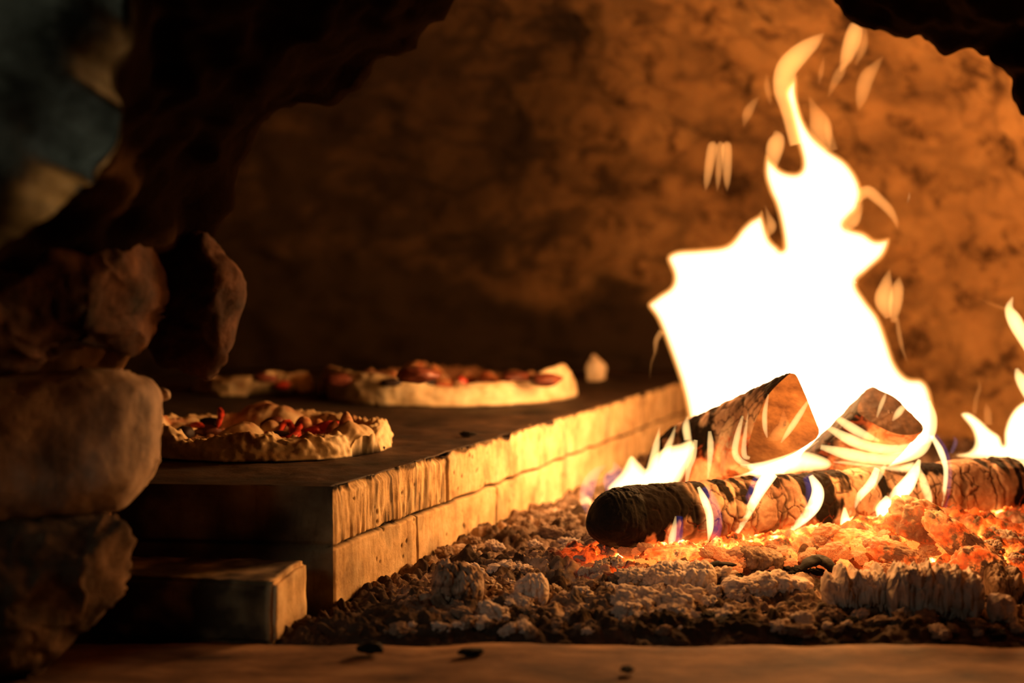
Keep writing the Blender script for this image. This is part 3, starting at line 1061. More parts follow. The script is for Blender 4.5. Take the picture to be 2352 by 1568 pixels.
ash = mesh_obj('ash_bed', np.column_stack([xy, hz])[used], rm[fc], M['ash'], attrs={'glow': glow_v[used], 'dark': dark_v[used]})
tag(ash, 'crumbly bed of grey and dark wood ash covering the hearth floor', 'ash', None, 'stuff')


def ash_z(x, y):
    return float(ash_height(np.array([[x, y]]))[0][0])


def on_ash(px, py):
    d = ray(px, py)
    ys_ = np.linspace(1.34, 2.6, 240)
    s = ys_ / d[1]
    P = np.stack([d[0] * s, ys_], 1)
    zr = CAM_Z + d[2] * s
    below = np.nonzero(zr < ash_base(P) + 0.002)[0]
    k = below[0] if len(below) else len(ys_) - 1
    return np.array([P[k, 0], P[k, 1], ash_base(P[k:k + 1])[0]])


# ------------------------------------------------------------------ front log
LLEN = np.linalg.norm(LB - LA)
nl, nc = 520, 200
xl = np.concatenate([np.linspace(-0.026, 0.03, 60), np.linspace(0.031, LLEN - 0.01, nl - 90), np.linspace(LLEN - 0.0098, LLEN + 0.004, 30)])
an = np.linspace(0, 2 * math.pi, nc, endpoint=False)
XL, AN = np.meshgrid(xl, an, indexing='ij')
XL, AN = XL.ravel(), AN.ravel()
r0 = 0.0375 + 0.0035 * XL / LLEN
cyl = np.stack([XL * 1.0, np.cos(AN) * 0.038, np.sin(AN) * 0.038], 1)
# cells of cracked bark: worley in (x, angle arc)
wx = cyl + 0.004 * np.stack([fbm(cyl * 60, 2, 111), fbm(cyl * 60 + 3, 2, 112), fbm(cyl * 60 + 6, 2, 113)], 1)
f1, f2, cid = worley(wx * np.array([64, 46, 46]), 115)
crack = 1 - sstep(0.015, 0.085, f2 - f1)
crack = crack * (fbm(cyl * 30, 2, 118) > -0.25)
f1b, f2b, _ = worley(wx * np.array([26, 5, 5]), 119)
ring = (1 - sstep(0.01, 0.09, f2b - f1b)) * (XL > 0.05)
rad = r0 * (1 + 0.05 * fbm(cyl * 14, 3, 121)) - 0.0014 * crack - 0.0020 * ring + 0.0010 * fbm(cyl * 120, 3, 122) + 0.0012 * (cid - 0.5)
nose = np.clip((XL + 0.026) / 0.062, 0, 1)
taper = np.sqrt(np.clip(1 - (1 - nose) ** 2.6, 0.0005, 1))
endr = np.clip((LLEN + 0.004 - XL) / 0.012, 0, 1)
taper = taper * np.sqrt(np.clip(1 - (1 - endr) ** 2, 0.01, 1)) ** 0.5
ridges = 0.0009 * fbm(np.stack([XL * 190 + 14 * cyl[:, 2], cyl[:, 1] * 12, cyl[:, 2] * 12], 1), 3, 124) * sstep(0.05, 0.02, XL)
rad = (rad + ridges) * taper
# slope of the hewn left end: upper part sits further along
shift = 0.003 * np.sin(AN) * sstep(0.045, -0.01, XL)
LV = np.stack([XL + shift, rad * np.cos(AN), rad * np.sin(AN)], 1)
upn = np.sin(AN)                               # +1 top, -1 underside
facing = -np.cos(AN)
n_ = fbm(cyl * np.array([24, 18, 18]), 4, 125)
n2 = fbm(cyl * np.array([70, 10, 10]), 3, 127)
char_v = sstep(0.16, 0.40, 0.8 * n_ + 0.30 * upn - 0.12 + 0.45 * n2)
char_v = np.maximum(char_v, sstep(0.036, 0.030, XL + 0.004 * n_))                              # black tip
black_zone = sstep(0.115, 0.085, XL + 0.02 * n_) * sstep(-0.25, -0.05, upn + 0.35 * n2)
char_v = np.maximum(char_v, black_zone)
char_v = np.maximum(char_v, ring * 0.6)
char_v = char_v * (1 - 0.75 * sstep(LLEN - 0.09, LLEN - 0.05, XL) * sstep(0.1, -0.1, n2))
glow_l = np.clip(sstep(-0.55, -0.98, upn + 0.18 * fbm(cyl * 30, 3, 128)) * (1 - 0.8 * char_v) * sstep(0.02, 0.05, XL)
                 + 0.35 * crack * sstep(0.0, -0.6, upn) * (XL > 0.05), 0, 1)
Z_ = Vector(LDIR)
Yax = Vector((0, 0, 1)).cross(Z_).normalized()
Zax = Z_.cross(Yax).normalized()
MB_ = Matrix((Z_, Yax, Zax)).transposed().to_4x4()
log_root = thing('log', tuple(LA), 'long cracked log lying across the front of the fire, charred black at one end', 'log', None)
lroot_m = np.array(MB_.to_3x3())
f = grid_faces(len(xl), nc, wrap_v=True).tolist()
f.append(list(range(nc)))
f.append([(len(xl) - 1) * nc + a for a in range(nc)][::-1])
split_i = int(np.searchsorted(xl, 0.031))
body_faces = [x for x in f if max(x) // nc >= split_i and min(x) // nc >= split_i]
end_faces = [x for x in f if min(x) // nc < split_i]
LW = LV @ lroot_m.T


def submesh(V, faces, attrs):
    u = sorted({i for x in faces for i in x})
    mp = {i: k for k, i in enumerate(u)}
    return V[u], [[mp[i] for i in x] for x in faces], {k: a[u] for k, a in attrs.items()}


at_l = {'char': np.clip(char_v, 0, 1), 'crack': np.clip(crack * 0.8, 0, 1), 'glow': glow_l}
v, ff, aa = submesh(LW, body_faces, at_l)
mesh_obj('bark', v, ff, M['log'], log_root, aa)
v, ff, aa = submesh(LW, end_faces, at_l)
eo = mesh_obj('charred_tip', v, ff, M['char'], log_root)
eo['label'] = 'black charred tip of the log'


# ------------------------------------------------------------------ logs leaning on it
def leaning_log(name, face_px, Yface, face_tilt, dvec, n_along, label, end_mat, seed, shrink=0.96, bulge=0.0, glow_lo=-0.2):
    """loft of the end face outline along dvec"""
    poly = smooth_poly(face_px, 8)
    cpx = poly.mean(0)
    P0 = np.array([at(p[0], p[1], Yface + face_tilt[0] * (p[0] - cpx[0]) + face_tilt[1] * (p[1] - cpx[1])) for p in poly])
    c0 = P0.mean(0)
    root = thing(name, tuple(c0), label, 'log')
    n = len(P0)
    rows = []
    for i in range(n_along + 1):
        t = i / n_along
        k = 1 - (1 - shrink) * t
        k *= 1 - 0.04 * math.exp(-t * 60)
        rows.append((P0 - c0) * k + np.array(dvec) * t)
    # refine around
    ring = []
    for r__ in rows:
        q = np.vstack([r__, r__[:1]])
        fine = np.vstack([np.linspace(q[i], q[i + 1], 3, endpoint=False) for i in range(n)])
        ring.append(fine)
    nn = len(ring[0])
    V = np.concatenate(ring)
    ax = np.array(dvec) / np.linalg.norm(dvec)
    tt = np.repeat(np.arange(n_along + 1) / n_along, nn)
    L_ = np.linalg.norm(dvec)
    radial = V - (tt * L_)[:, None] * ax
    rl = np.linalg.norm(radial, axis=1)[:, None]
    wq = V + 0.004 * np.stack([fbm(V * 50, 2, seed), fbm(V * 50 + 3, 2, seed + 1), fbm(V * 50 + 5, 2, seed + 2)], 1)
    f1, f2, cid = worley(np.stack([tt * L_ * 45, wq[:, 0] * 42, wq[:, 2] * 42], 1), seed + 3)
    crack = 1 - sstep(0.02, 0.11, f2 - f1)
    d = -0.0016 * crack + 0.0014 * fbm(V * 70, 3, seed + 6) + 0.001 * (cid - 0.5)
    d *= sstep(0, 0.05, tt)
    V = V + radial / rl * d[:, None]
    up = radial[:, 2] / rl[:, 0]
    ch = np.clip(sstep(-0.15, 0.35, fbm(V * 22, 4, seed + 8) + 0.5 * up), 0, 1)
    gl = np.clip(sstep(glow_lo, -0.85, up + 0.3 * fbm(V * 40, 3, seed + 9)) * (1 - 0.7 * ch) + 0.3 * crack * (up < 0), 0, 1) * 0.8
    mesh_obj('bark', V, grid_faces(n_along + 1, nn, wrap_v=True), M['log'], root, {'char': ch, 'crack': crack * 0.8, 'glow': gl})
    # end face: rings inwards, with growth lines
    nrg = 14
    E = []
    for i in range(nrg):
        k = 1 - i / (nrg - 0.5)
        q = ring[0] * k
        q = q - ax * (0.0016 * sstep(1.0, 0.85, np.full(nn, k)) + bulge * (1 - k * k))[:, None]
        E.append(q + ax[None, :] * (0.0008 * fbm(q * 80, 3, seed + 11))[:, None])
    E = np.concatenate(E)
    fe = grid_faces(nrg, nn, wrap_v=True).tolist()
    fe.append([(nrg - 1) * nn + a for a in range(nn)])
    o = mesh_obj('end_grain', E, fe, end_mat, root)
    o['label'] = 'brown scorched cut end of the log'
    # far cap
    mesh_obj('far_end', ring[-1], [list(range(nn))], M['char'], root)
    return root


leaning_log('split_log', [(1822, 853), (1832, 860), (1850, 900), (1868, 945), (1884, 988), (1880, 1004), (1868, 1014), (1830, 1040), (1790, 1058), (1745, 1074), (1722, 1074),
                          (1712, 1060), (1718, 1015), (1735, 960), (1762, 905), (1808, 858)], 1.745, (-0.00035, 0.0002), (-0.112, 0.27, -0.095), 90,
            'split wedge of firewood leaning on the long log, smooth brown end facing out', M['log_end'], 201)
leaning_log('half_log', [(2000, 886), (2022, 894), (2058, 912), (2090, 945), (2120, 975), (2122, 990), (2100, 1000), (2060, 998), (2020, 982), (1985, 960), (1966, 942), (1978, 908)],
            1.83, (0.0, -0.0009), (-0.085, 0.075, -0.115), 70,
            'short half-round log leaning in the flames with a dark charred end', M['log_dark_end'], 231, 1.05)


# ------------------------------------------------------------------ ash crusts, lumps, embers, coals
def lump_mesh(name, seed, mat, kind='ash', sub=5):
    v, f = ico(sub)
    if kind == 'ash':
        f1, _, c1_ = worley(v * 1.7 + seed * 5.1, 300 + seed)
        g1, _, _ = worley(v * 3.6 + seed * 2.2, 320 + seed)
        h1, _, _ = worley(v * 7.5 + seed * 1.2, 330 + seed)
        d = 0.62 + 0.50 * np.clip(1 - f1 * f1 * 1.4, 0, 1) * (0.4 + 0.8 * c1_) + 0.24 * np.clip(1 - g1 * g1 * 1.6, 0, 1) + 0.09 * np.clip(1 - h1 * h1 * 1.6, 0, 1)
    else:
        f1, f2, c1_ = worley(v * 1.3 + seed * 4.1, 340 + seed)
        d = 0.85 + 0.35 * (c1_ - 0.5) + 0.12 * fbm(v * 3 + seed, 3, 350 + seed)
    v = v * d[:, None]
    me = bpy.data.meshes.new(name)
    me.from_pydata(v.tolist(), [], f)
    me.polygons.foreach_set('use_smooth', [True] * len(me.polygons))
    me.materials.append(mat)
    return me


def put(name, me, loc, size, rot, label, cat, group=None):
    o = bpy.data.objects.new(name, me)
    o.location = loc
    o.scale = size
    o.rotation_euler = rot
    COL.objects.link(o)
    return tag(o, label, cat, group)


ash_me = [lump_mesh('ash_lump', i, M['ash_pale'] if i < 4 else M['ash_grey']) for i in range(7)]
ember_me = [lump_mesh('ember', i, (M['ember'], M['ember_ashy'], M['ember'], M['ember_hot'])[i % 4], 'ember') for i in range(6)]
coal_me = [lump_mesh('charcoal', i, M['char'], 'ember') for i in range(3)]


def scatter(name, meshes, px_fun, n, smin, smax, label, cat, group, flat=0.75, sink=0.35, lw=1.0):
    for i in range(n):
        px, py = px_fun()
        P = on_ash(px, py)
        if (P[:2] - PA) @ wn < 0.015:
            continue
        sz = random.uniform(smin, smax) * (0.6 + 0.4 * random.random())
        put(name, random.choice(meshes), (P[0], P[1], P[2] + sz * (flat - sink)), (sz * random.uniform(0.9, 1.5) * lw, sz, sz * flat * random.uniform(0.8, 1.15)),
            (random.uniform(-.4, .4), random.uniform(-.4, .4), random.uniform(0, 6.28)), label, cat, group)


U_ = random.uniform
scatter('ash_lump', ash_me[:4], lambda: (U_(1420, 1780), U_(1320, 1425)), 46, 0.007, 0.017, 'knobbly pale ash lump in the heap before the long log', 'ash lump', 'pale ash lumps before the log')
scatter('ash_lump', ash_me, lambda: (U_(1000, 1420), U_(1250, 1420)), 55, 0.006, 0.014, 'crumbly grey ash lump between the brick wall and the log tip', 'ash lump', 'grey ash lumps by the brick wall')
scatter('ash_lump', ash_me[2:], lambda: (U_(1780, 2352), U_(1400, 1462)), 40, 0.005, 0.012, 'small grey ash lump along the front of the ash bed', 'ash lump', 'small ash lumps at the front')
scatter('ash_lump', ash_me[3:], lambda: (U_(880, 1700), U_(1405, 1462)), 45, 0.004, 0.010, 'tiny dark grey ash lump near the front floor', 'ash lump', 'tiny ash lumps near the front floor')
scatter('ash_lump', ash_me, lambda: (U_(2240, 2352), U_(1210, 1330)), 14, 0.007, 0.016, 'ochre ash lump behind the glowing slab at the log end', 'ash lump', 'ash lumps by the far log end')
scatter('ash_lump', ash_me[3:], lambda: (U_(1180, 1400), U_(1150, 1250)), 30, 0.008, 0.016, 'firelit ash lump on the ground behind the charred log tip', 'ash lump', 'firelit lumps behind the log tip')
scatter('ember', ember_me, lambda: (U_(1460, 1900), U_(1262, 1312)), 46, 0.006, 0.014, 'glowing orange ember under the front edge of the long log', 'ember', 'embers under the long log', 0.7, 0.3)
scatter('ember', ember_me, lambda: (U_(1880, 2180), U_(1225, 1320)), 46, 0.008, 0.018, 'bright ember in the hot heap between the log and ridged ash', 'ember', 'embers in the hot heap', 0.75, 0.25)
scatter('ember', ember_me[:3], lambda: (U_(1350, 1480), U_(1262, 1320)), 16, 0.006, 0.013, 'dull red ember beside the charred log tip', 'ember', 'embers beside the log tip', 0.6, 0.35)
scatter('charcoal', coal_me, lambda: (U_(1480, 2300), U_(1400, 1465)), 16, 0.006, 0.013, 'black charcoal bit sunk in the ash near the front', 'charcoal', 'charcoal bits in the ash', 0.6, 0.4)
scatter('charcoal', coal_me, lambda: (U_(1380, 1900), U_(1290, 1330)), 14, 0.005, 0.011, 'black charcoal bit among the embers below the log', 'charcoal', 'charcoal bits among embers', 0.6, 0.3)

CR = 'ash crust'


def crust(px0, px1, pyt, pyb, label, seed, ridged, mat='ash_pale', depth=0.022, rot=0.0):
    """block of ash that kept the shape of the burnt wood"""
    P = on_ash((px0 + px1) / 2, pyb)
    Yc = P[1]
    w_ = (px1 - px0) / F * Yc
    h_ = (pyb - pyt) / F * Yc
    nx_, nr_ = 180, 130
    tx = np.linspace(-1, 1, nx_)
    an = np.linspace(0, 2 * math.pi, nr_, endpoint=False)
    TX, A2 = np.meshgrid(tx, an, indexing='ij')
    TX, A2 = TX.ravel(), A2.ravel()
    ex = 0.55 if ridged else 0.85
    cs = np.sign(np.cos(A2)) * np.abs(np.cos(A2)) ** ex
    sn = np.sign(np.sin(A2)) * np.abs(np.sin(A2)) ** ex
    endt = (1 - np.abs(TX) ** (9 if ridged else 4)) ** 0.45
    x_ = TX * w_ / 2
    q = np.stack([x_, cs * depth, sn * h_ / 2], 1)
    d = 0.12 * fbm(q * 60, 3, seed)
    f1, _, c_ = worley(q * 75 + seed, seed + 1)
    g1, _, _ = worley(q * 160 + seed, seed + 5)
    g2, _, _ = worley(q * 330 + seed, seed + 6)
    d = d + 0.34 * np.clip(1 - f1 * f1 * 1.4, 0, 1) - 0.16 + (0.13 if ridged else 0.24) * np.clip(1 - g1 * g1 * 1.5, 0, 1) + 0.10 * np.clip(1 - g2 * g2 * 1.5, 0, 1)
    if ridged:
        rd = fbm(np.stack([x_ * 190, sn * 1.2, np.full(x_.size, seed)], 1), 3, seed + 2)
        d = d + 0.16 * rd
        topn = 0.28 * fbm(np.stack([x_ * 130, np.full(x_.size, 2.0), np.full(x_.size, seed)], 1), 3, seed + 3)
    else:
        topn = 0.30 * fbm(np.stack([x_ * 60, np.full(x_.size, 2.0), np.full(x_.size, seed)], 1), 3, seed + 3)
    k = endt * (1 + d)
    V = np.stack([x_ * (1 + 0.02 * d), cs * depth * k, (sn + np.clip(sn, 0, 1) * topn) * h_ / 2 * k], 1)
    f = grid_faces(nx_, nr_, wrap_v=True).tolist()
    o = mesh_obj('ash_crust', V, f, M[mat])
    o.location = (P[0], Yc + depth * 0.4, P[2] + h_ * 0.42)
    o.rotation_euler = (0, 0, rot)
    tag(o, label, CR)
    return o


crust(1655, 1872, 1318, 1368, 'long low smooth ash crust before the middle of the log', 401, False, depth=0.017, rot=0.08)
crust(1892, 2042, 1310, 1392, 'blocky pale ash crust, shorter of the ridged pair', 411, True)
crust(2040, 2262, 1305, 1408, 'large ridged ash crust with upright grain, longest of the pale blocks', 421, True, rot=-0.16)
crust(1475, 1650, 1298, 1350, 'humped pale ash crust right before the charred part of log', 431, False, depth=0.020, rot=-0.2)
crust(1180, 1262, 1322, 1382, 'pale ash crust standing alone among dark crumbs near the bricks', 441, False, depth=0.014)
crust(2268, 2350, 1300, 1372, 'grey ash crust beside the orange slab at the frame edge', 451, False, 'ash_grey', 0.02)
crust(990, 1112, 1300, 1385, 'dark crumbly ash heap piled against the brick wall', 461, False, 'ash_grey', 0.022)
crust(2276, 2336, 1365, 1425, 'small knobbly pale ash crust before the grey one', 471, False, depth=0.014)
crust(1690, 1800, 1262, 1302, 'greenish grey ash crust tucked against the underside of log', 481, False, 'ash_grey', 0.014)


def ember_slab(px, py, size, rot, label, seed, mat, lift=0.0):
    P = on_ash(px, py)
    v, f = ico(5)
    v = np.sign(v) * np.abs(v) ** 0.75
    f1, f2, c_ = worley(v * np.array([2.2, 1.4, 1.4]) + seed, seed)
    d = 1 + 0.12 * (c_ - 0.5) - 0.10 * (1 - sstep(0.02, 0.14, f2 - f1)) + 0.09 * fbm(v * 3, 3, seed + 4)
    v = v * d[:, None] * np.array(size)
    R_ = np.array(Matrix.Rotation(rot[2], 3, 'Z') @ Matrix.Rotation(rot[1], 3, 'Y') @ Matrix.Rotation(rot[0], 3, 'X'))
    v = v @ R_.T
    o = mesh_obj('ember', v, f, mat)
    o.location = (P[0], P[1], P[2] - v[:, 2].min() - 0.006 + lift)
    return tag(o, label, 'ember')


ember_slab(2120, 1262, (0.044, 0.020, 0.026), (0.2, 0.5, 0.2), 'tall ash-topped ember leaning against the long log near its end', 501, M['ember_ashy'])
ember_slab(2205, 1300, (0.050, 0.016, 0.018), (0.1, 0.62, -0.2), 'long orange glowing slab sloping down from the tall ember', 511, M['ember'])
ember_slab(2245, 1352, (0.030, 0.014, 0.024), (0.0, 0.45, -0.2), 'deep orange slab standing behind the large ridged ash crust', 521, M['ember'])
ember_slab(1960, 1245, (0.028, 0.013, 0.011), (0.1, 0.1, 0.3), 'white-hot ember at the foot of the wide flame', 531, M['ember_hot'])
ember_slab(2050, 1290, (0.032, 0.014, 0.013), (0.2, 0.30, 0.1), 'yellow glowing ember slab above the ridged ash crusts', 541, M['ember'])
ember_slab(1545, 1278, (0.034, 0.012, 0.009), (0.0, 0.0, 0.3), 'bright yellow ember right under the charred part of log', 551, M['ember_hot'])
strip_pts = [np.array(on_ash(1838, 1322)) + np.array([0, 0, 0.008]), np.array(on_ash(1858, 1318)) + np.array([0, 0, 0.014]), np.array(on_ash(1880, 1316)) + np.array([0, 0, 0.017]),
             np.array(on_ash(1905, 1320)) + np.array([0, 0, 0.013]), np.array(on_ash(1916, 1324)) + np.array([0, 0, 0.006])]
c_ = strip_pts[0].copy()
fl_ = strip('charcoal_flake', None, [p_ - c_ for p_ in strip_pts], 0.012, 0.005, M['char'], 3)
fl_.location = c_
tag(fl_, 'curled black charcoal flake above the gap between ash crusts', 'charcoal')
strip_pts = [np.array(on_ash(1622, 1322)) + np.array([0, 0, 0.012]), np.array(on_ash(1650, 1320)) + np.array([0, 0, 0.014]), np.array(on_ash(1690, 1322)) + np.array([0, 0, 0.012])]
c_ = strip_pts[0].copy()
fl_ = strip('charcoal_flake', None, [p_ - c_ for p_ in strip_pts], 0.007, 0.003, M['char'], 5)
fl_.location = c_
tag(fl_, 'thin straight black charcoal flake over the long low ash crust', 'charcoal')

# ================================================================== FIRE
YF = 1.98
fire = thing('fire', tuple(at(1850, 1090, YF)), 'tall roaring white-hot fire rising over the leaning logs', 'fire')
FL = np.array(fire.location)
MAIN = [(1592, 1080), (1583, 1010), (1577, 960), (1562, 890), (1533, 805), (1507, 738), (1484, 700), (1508, 676), (1537, 655), (1541, 630), (1528, 592), (1552, 572),
        (1610, 567), (1668, 558), (1700, 522), (1720, 503), (1742, 490), (1750, 480), (1760, 508), (1772, 545), (1788, 562), (1795, 566), (1790, 525), (1778, 475),
        (1763, 440), (1752, 398), (1757, 352), (1775, 368), (1800, 388), (1830, 392), (1838, 372), (1826, 320), (1812, 262), (1800, 215), (1815, 185), (1832, 172), (1834, 215), (1845, 265),
        (1872, 310), (1905, 340), (1945, 368), (1972, 405), (1982, 440), (1974, 480), (1952, 505), (1946, 518), (1985, 530), (2012, 547), (2046, 546), (2034, 588),
        (1996, 625), (1972, 650), (1990, 684), (2022, 728), (2042, 780), (2060, 832), (2085, 862), (2118, 868), (2138, 892), (2148, 945), (2142, 1000), (2118, 1040), (2060, 1075),
        (1980, 1090), (1880, 1098), (1760, 1100), (1660, 1096)]


def fl_obj(name, V, f, mat, root=None, org=None):
    root = root or fire
    V = np.asarray(V)
    C_ = V - V.mean(0)
    vol = sum(float(np.dot(C_[q[0]], np.cross(C_[q[i]], C_[q[i + 1]]))) for q in f for i in range(1, len(q) - 1))
    if vol < 0:
        f = [list(q)[::-1] for q in f]
    return mesh_obj(name, np.asarray(V) - np.array(root.location), f, mat, root)


def prof_round(T, Rr):
    return lambda d: T * np.sqrt(np.clip(1 - (1 - np.clip(d / Rr, 0, 1)) ** 2, 0, 1))


def prof_soft(T, Rr):
    return lambda d: T * np.sin(np.clip(d / Rr, 0, 1) * math.pi / 2)


V, f = pillow(MAIN, YF, 4.5, prof_soft(0.055, 0.036), 0.0, smooth=5, wob=0.02)
fl_obj('flame_body', V, f, M['flame_orange'])
V, f = pillow(MAIN, YF, 5, prof_soft(0.050, 0.036), 7.0, smooth=5, wob=0.02)
fl_obj('flame_core', V, f, M['flame_white'])


def sheet(name, poly, Y, T, Rr, mat, root=None, step=4, off=0, wob=0.0, smooth=6):
    V, f = pillow(poly, Y, step, prof_soft(T, Rr), off, smooth=smooth, wob=wob)
    return fl_obj(name, V, f, M[mat], root)


def tongue(name, pts, Y, mat, root=None, k=0.8, n=18, sub=10):
    """pts: (px, py, half width px[, dY]) along the flame"""
    p = np.array([list(q) + [0.0] * (4 - len(q)) for q in pts], float)
    c = open_spline(p, sub)
    V = []
    for i, q in enumerate(c):
        Yq = Y + q[3]
        a = at(q[0], q[1], Yq)
        d = c[min(i + 1, len(c) - 1)][:2] - c[max(i - 1, 0)][:2]
        d = d / (np.linalg.norm(d) + 1e-9)
        nrm_ = np.array([-d[1], d[0]])
        wpx = max(q[2], 0.15)
        s3 = (at(q[0] + nrm_[0], q[1] + nrm_[1], Yq) - a) * wpx
        dep = np.array([0, 1, 0]) * wpx * Yq / F * k
        for j in range(n):
            an_ = 2 * math.pi * j / n
            V.append(a + s3 * math.cos(an_) + dep * math.sin(an_))
    f = grid_faces(len(c), n, wrap_v=True).tolist()
    f.append(list(range(n)))
    f.append([(len(c) - 1) * n + a_ for a_ in range(n)][::-1])
    return fl_obj(name, np.array(V), f, M[mat], root)


# upper tongues
tongue('flame_tongue', [(1835, 330, 22), (1815, 255, 22), (1800, 205, 24), (1806, 160, 26), (1835, 125, 24), (1868, 98, 16), (1893, 76, 2)], YF, 'flame_thin')
tongue('flame_tongue', [(1930, 165, 3), (1945, 130, 16), (1958, 90, 20), (1966, 60, 16), (1968, 42, 3)], YF + 0.03, 'flame_thin')
tongue('flame_tongue', [(1965, 150, 3), (1980, 110, 12), (1985, 75, 8), (1983, 55, 2)], YF + 0.03, 'flame_faint')
tongue('flame_tongue', [(1903, 222, 2), (1914, 195, 9), (1930, 165, 12), (1945, 140, 3)], YF + 0.02, 'flame_faint')
tongue('flame_tongue', [(1972, 255, 2), (1978, 225, 14), (1990, 180, 18), (2012, 150, 10), (2028, 130, 2)], YF + 0.03, 'flame_faint')
tongue('flame_tongue', [(1880, 195, 2), (1886, 165, 7), (1892, 130, 2)], YF + 0.02, 'flame_faint')
tongue('flame_tongue', [(1708, 292, 2), (1716, 262, 12), (1730, 238, 9), (1744, 222, 2)], YF - 0.02, 'flame_faint')
tongue('flame_tongue', [(1770, 240, 3), (1762, 200, 8), (1760, 170, 2)], YF, 'flame_faint')
tongue('flame_tongue', [(1775, 400, 4), (1778, 350, 20), (1785, 318, 18), (1782, 300, 4)], YF, 'flame_thin')
tongue('flame_tongue', [(1895, 345, 14), (1885, 290, 26), (1868, 245, 10), (1858, 220, 2)], YF + 0.02, 'flame_faint')
tongue('flame_tongue', [(1915, 345, 10), (1902, 300, 9), (1897, 270, 2)], YF + 0.02, 'flame_faint')
# detached striped flame
for dx, w_ in ((-20, 12), (2, 9), (20, 12)):
    tongue('flame_tongue', [(1645 + dx * 1.25, 440, 1), (1647 + dx * 1.15, 415, w_ * 0.7), (1650 + dx, 375, w_), (1653 + dx * 0.8, 335, w_), (1654 + dx * 0.7, 324, 3)], YF - 0.03, 'flame_thin')
# right arm
tongue('flame_tongue', [(1965, 455, 14), (1992, 440, 15), (2018, 458, 13), (2042, 482, 11), (2056, 505, 7), (2062, 528, 1)], YF, 'flame_thin')
tongue('flame_tongue', [(1940, 520, 14), (1960, 505, 16), (1972, 480, 10), (1980, 455, 2)], YF, 'flame_thin')
tongue('flame_tongue', [(2040, 730, 8), (2030, 690, 22), (2036, 650, 14), (2044, 618, 2)], YF, 'flame_thin')
tongue('flame_tongue', [(2052, 740, 6), (2056, 700, 16), (2062, 660, 14), (2066, 635, 2)], YF, 'flame_thin')
tongue('flame_tongue', [(2060, 730, 5), (2066, 770, 6), (2074, 805, 4), (2086, 835, 1)], YF, 'flame_thin')
tongue('flame_tongue', [(1520, 760, 8), (1508, 780, 7), (1504, 800, 4), (1503, 815, 1)], YF, 'flame_thin')
tongue('flame_tongue', [(1492, 870, 1), (1496, 835, 3), (1508, 800, 4), (1512, 780, 1)], YF, 'flame_faint')
tongue('flame_tongue', [(1762, 545, 3), (1772, 520, 12), (1763, 490, 5), (1757, 470, 1)], YF, 'flame_thin')
# skirt of flame that spreads along the left of the leaning split log
sheet('flame_tongue', [(1395, 1125), (1425, 1085), (1448, 1045), (1470, 1062), (1486, 1075), (1500, 1048), (1530, 1025), (1562, 1018), (1588, 1008), (1596, 1030), (1580, 1075), (1550, 1118), (1480, 1128)],
      1.83, 0.018, 0.02, 'flame_yellow', step=4)
tongue('flame_tongue', [(1490, 1100, 12), (1500, 1060, 11), (1508, 1020, 8), (1515, 980, 1)], 1.85, 'flame_yellow')
tongue('flame_tongue', [(1520, 1090, 8), (1530, 1040, 10), (1545, 1000, 5), (1552, 975, 1)], 1.85, 'flame_yellow')
tongue('flame_tongue', [(1580, 1010, 9), (1576, 980, 9), (1580, 955, 2)], 1.88, 'flame_yellow')

# flames licking the ends of the leaning logs
tongue('flame_lick', [(1762, 1005, 2), (1757, 980, 6), (1757, 945, 6), (1765, 905, 2)], 1.70, 'flame_yellow')
tongue('flame_lick', [(1794, 1016, 2), (1815, 985, 7), (1838, 950, 7), (1858, 918, 3)], 1.70, 'flame_yellow')
tongue('flame_lick', [(1762, 1010, 2), (1782, 1000, 14), (1800, 985, 18), (1800, 960, 8), (1800, 940, 1)], 1.712, 'flame_faint')
tongue('flame_lick', [(1730, 1070, 4), (1700, 1058, 8), (1688, 1036, 8), (1695, 995, 7), (1706, 955, 3)], 1.72, 'flame_yellow')
tongue('flame_lick', [(1722, 1052, 4), (1710, 1046, 7), (1709, 1020, 6), (1713, 985, 4), (1719, 945, 1)], 1.715, 'flame_yellow')
tongue('flame_lick', [(1700, 1068, 3), (1740, 1072, 9), (1790, 1058, 8), (1840, 1035, 6), (1880, 1012, 2)], 1.715, 'flame_yellow')
sheet('flame_lick', [(1716, 1068), (1760, 1056), (1810, 1042), (1850, 1035), (1905, 1055), (1900, 1078), (1820, 1086), (1760, 1098), (1735, 1098)], 1.715, 0.012, 0.014, 'flame_yellow', step=4)
tongue('flame_lick', [(1541, 1112, 3), (1553, 1080, 6), (1572, 1050, 8), (1592, 1025, 5)], 1.72, 'flame_yellow')
tongue('flame_lick', [(1577, 1107, 4), (1582, 1075, 7), (1592, 1045, 8), (1598, 1010, 5)], 1.72, 'flame_yellow')
tongue('flame_lick', [(1626, 1098, 2), (1630, 1060, 6), (1632, 1020, 8), (1630, 990, 4)], 1.75, 'flame_yellow')
tongue('flame_lick', [(1660, 1060, 2), (1656, 1030, 10), (1668, 990, 12), (1685, 955, 4)], 1.76, 'flame_faint')
tongue('flame_lick', [(2014, 958, 2), (2022, 935, 5), (2030, 915, 5), (2036, 900, 1)], 1.80, 'flame_yellow')
tongue('flame_lick', [(2050, 966, 2), (2062, 950, 8), (2074, 936, 7), (2090, 930, 2)], 1.80, 'flame_yellow')
tongue('flame_lick', [(1895, 978, 5), (1950, 1008, 13), (2000, 1026, 12), (2060, 1032, 11), (2110, 1018, 6)], 1.79, 'flame_yellow')
tongue('flame_lick', [(1915, 955, 6), (1950, 978, 11), (1985, 998, 10), (2020, 1012, 3)], 1.79, 'flame_yellow')
tongue('flame_lick', [(1885, 1026, 6), (1945, 1042, 14), (2000, 1052, 13), (2050, 1054, 13), (2110, 1036, 14), (2140, 1000, 8)], 1.78, 'flame_yellow')
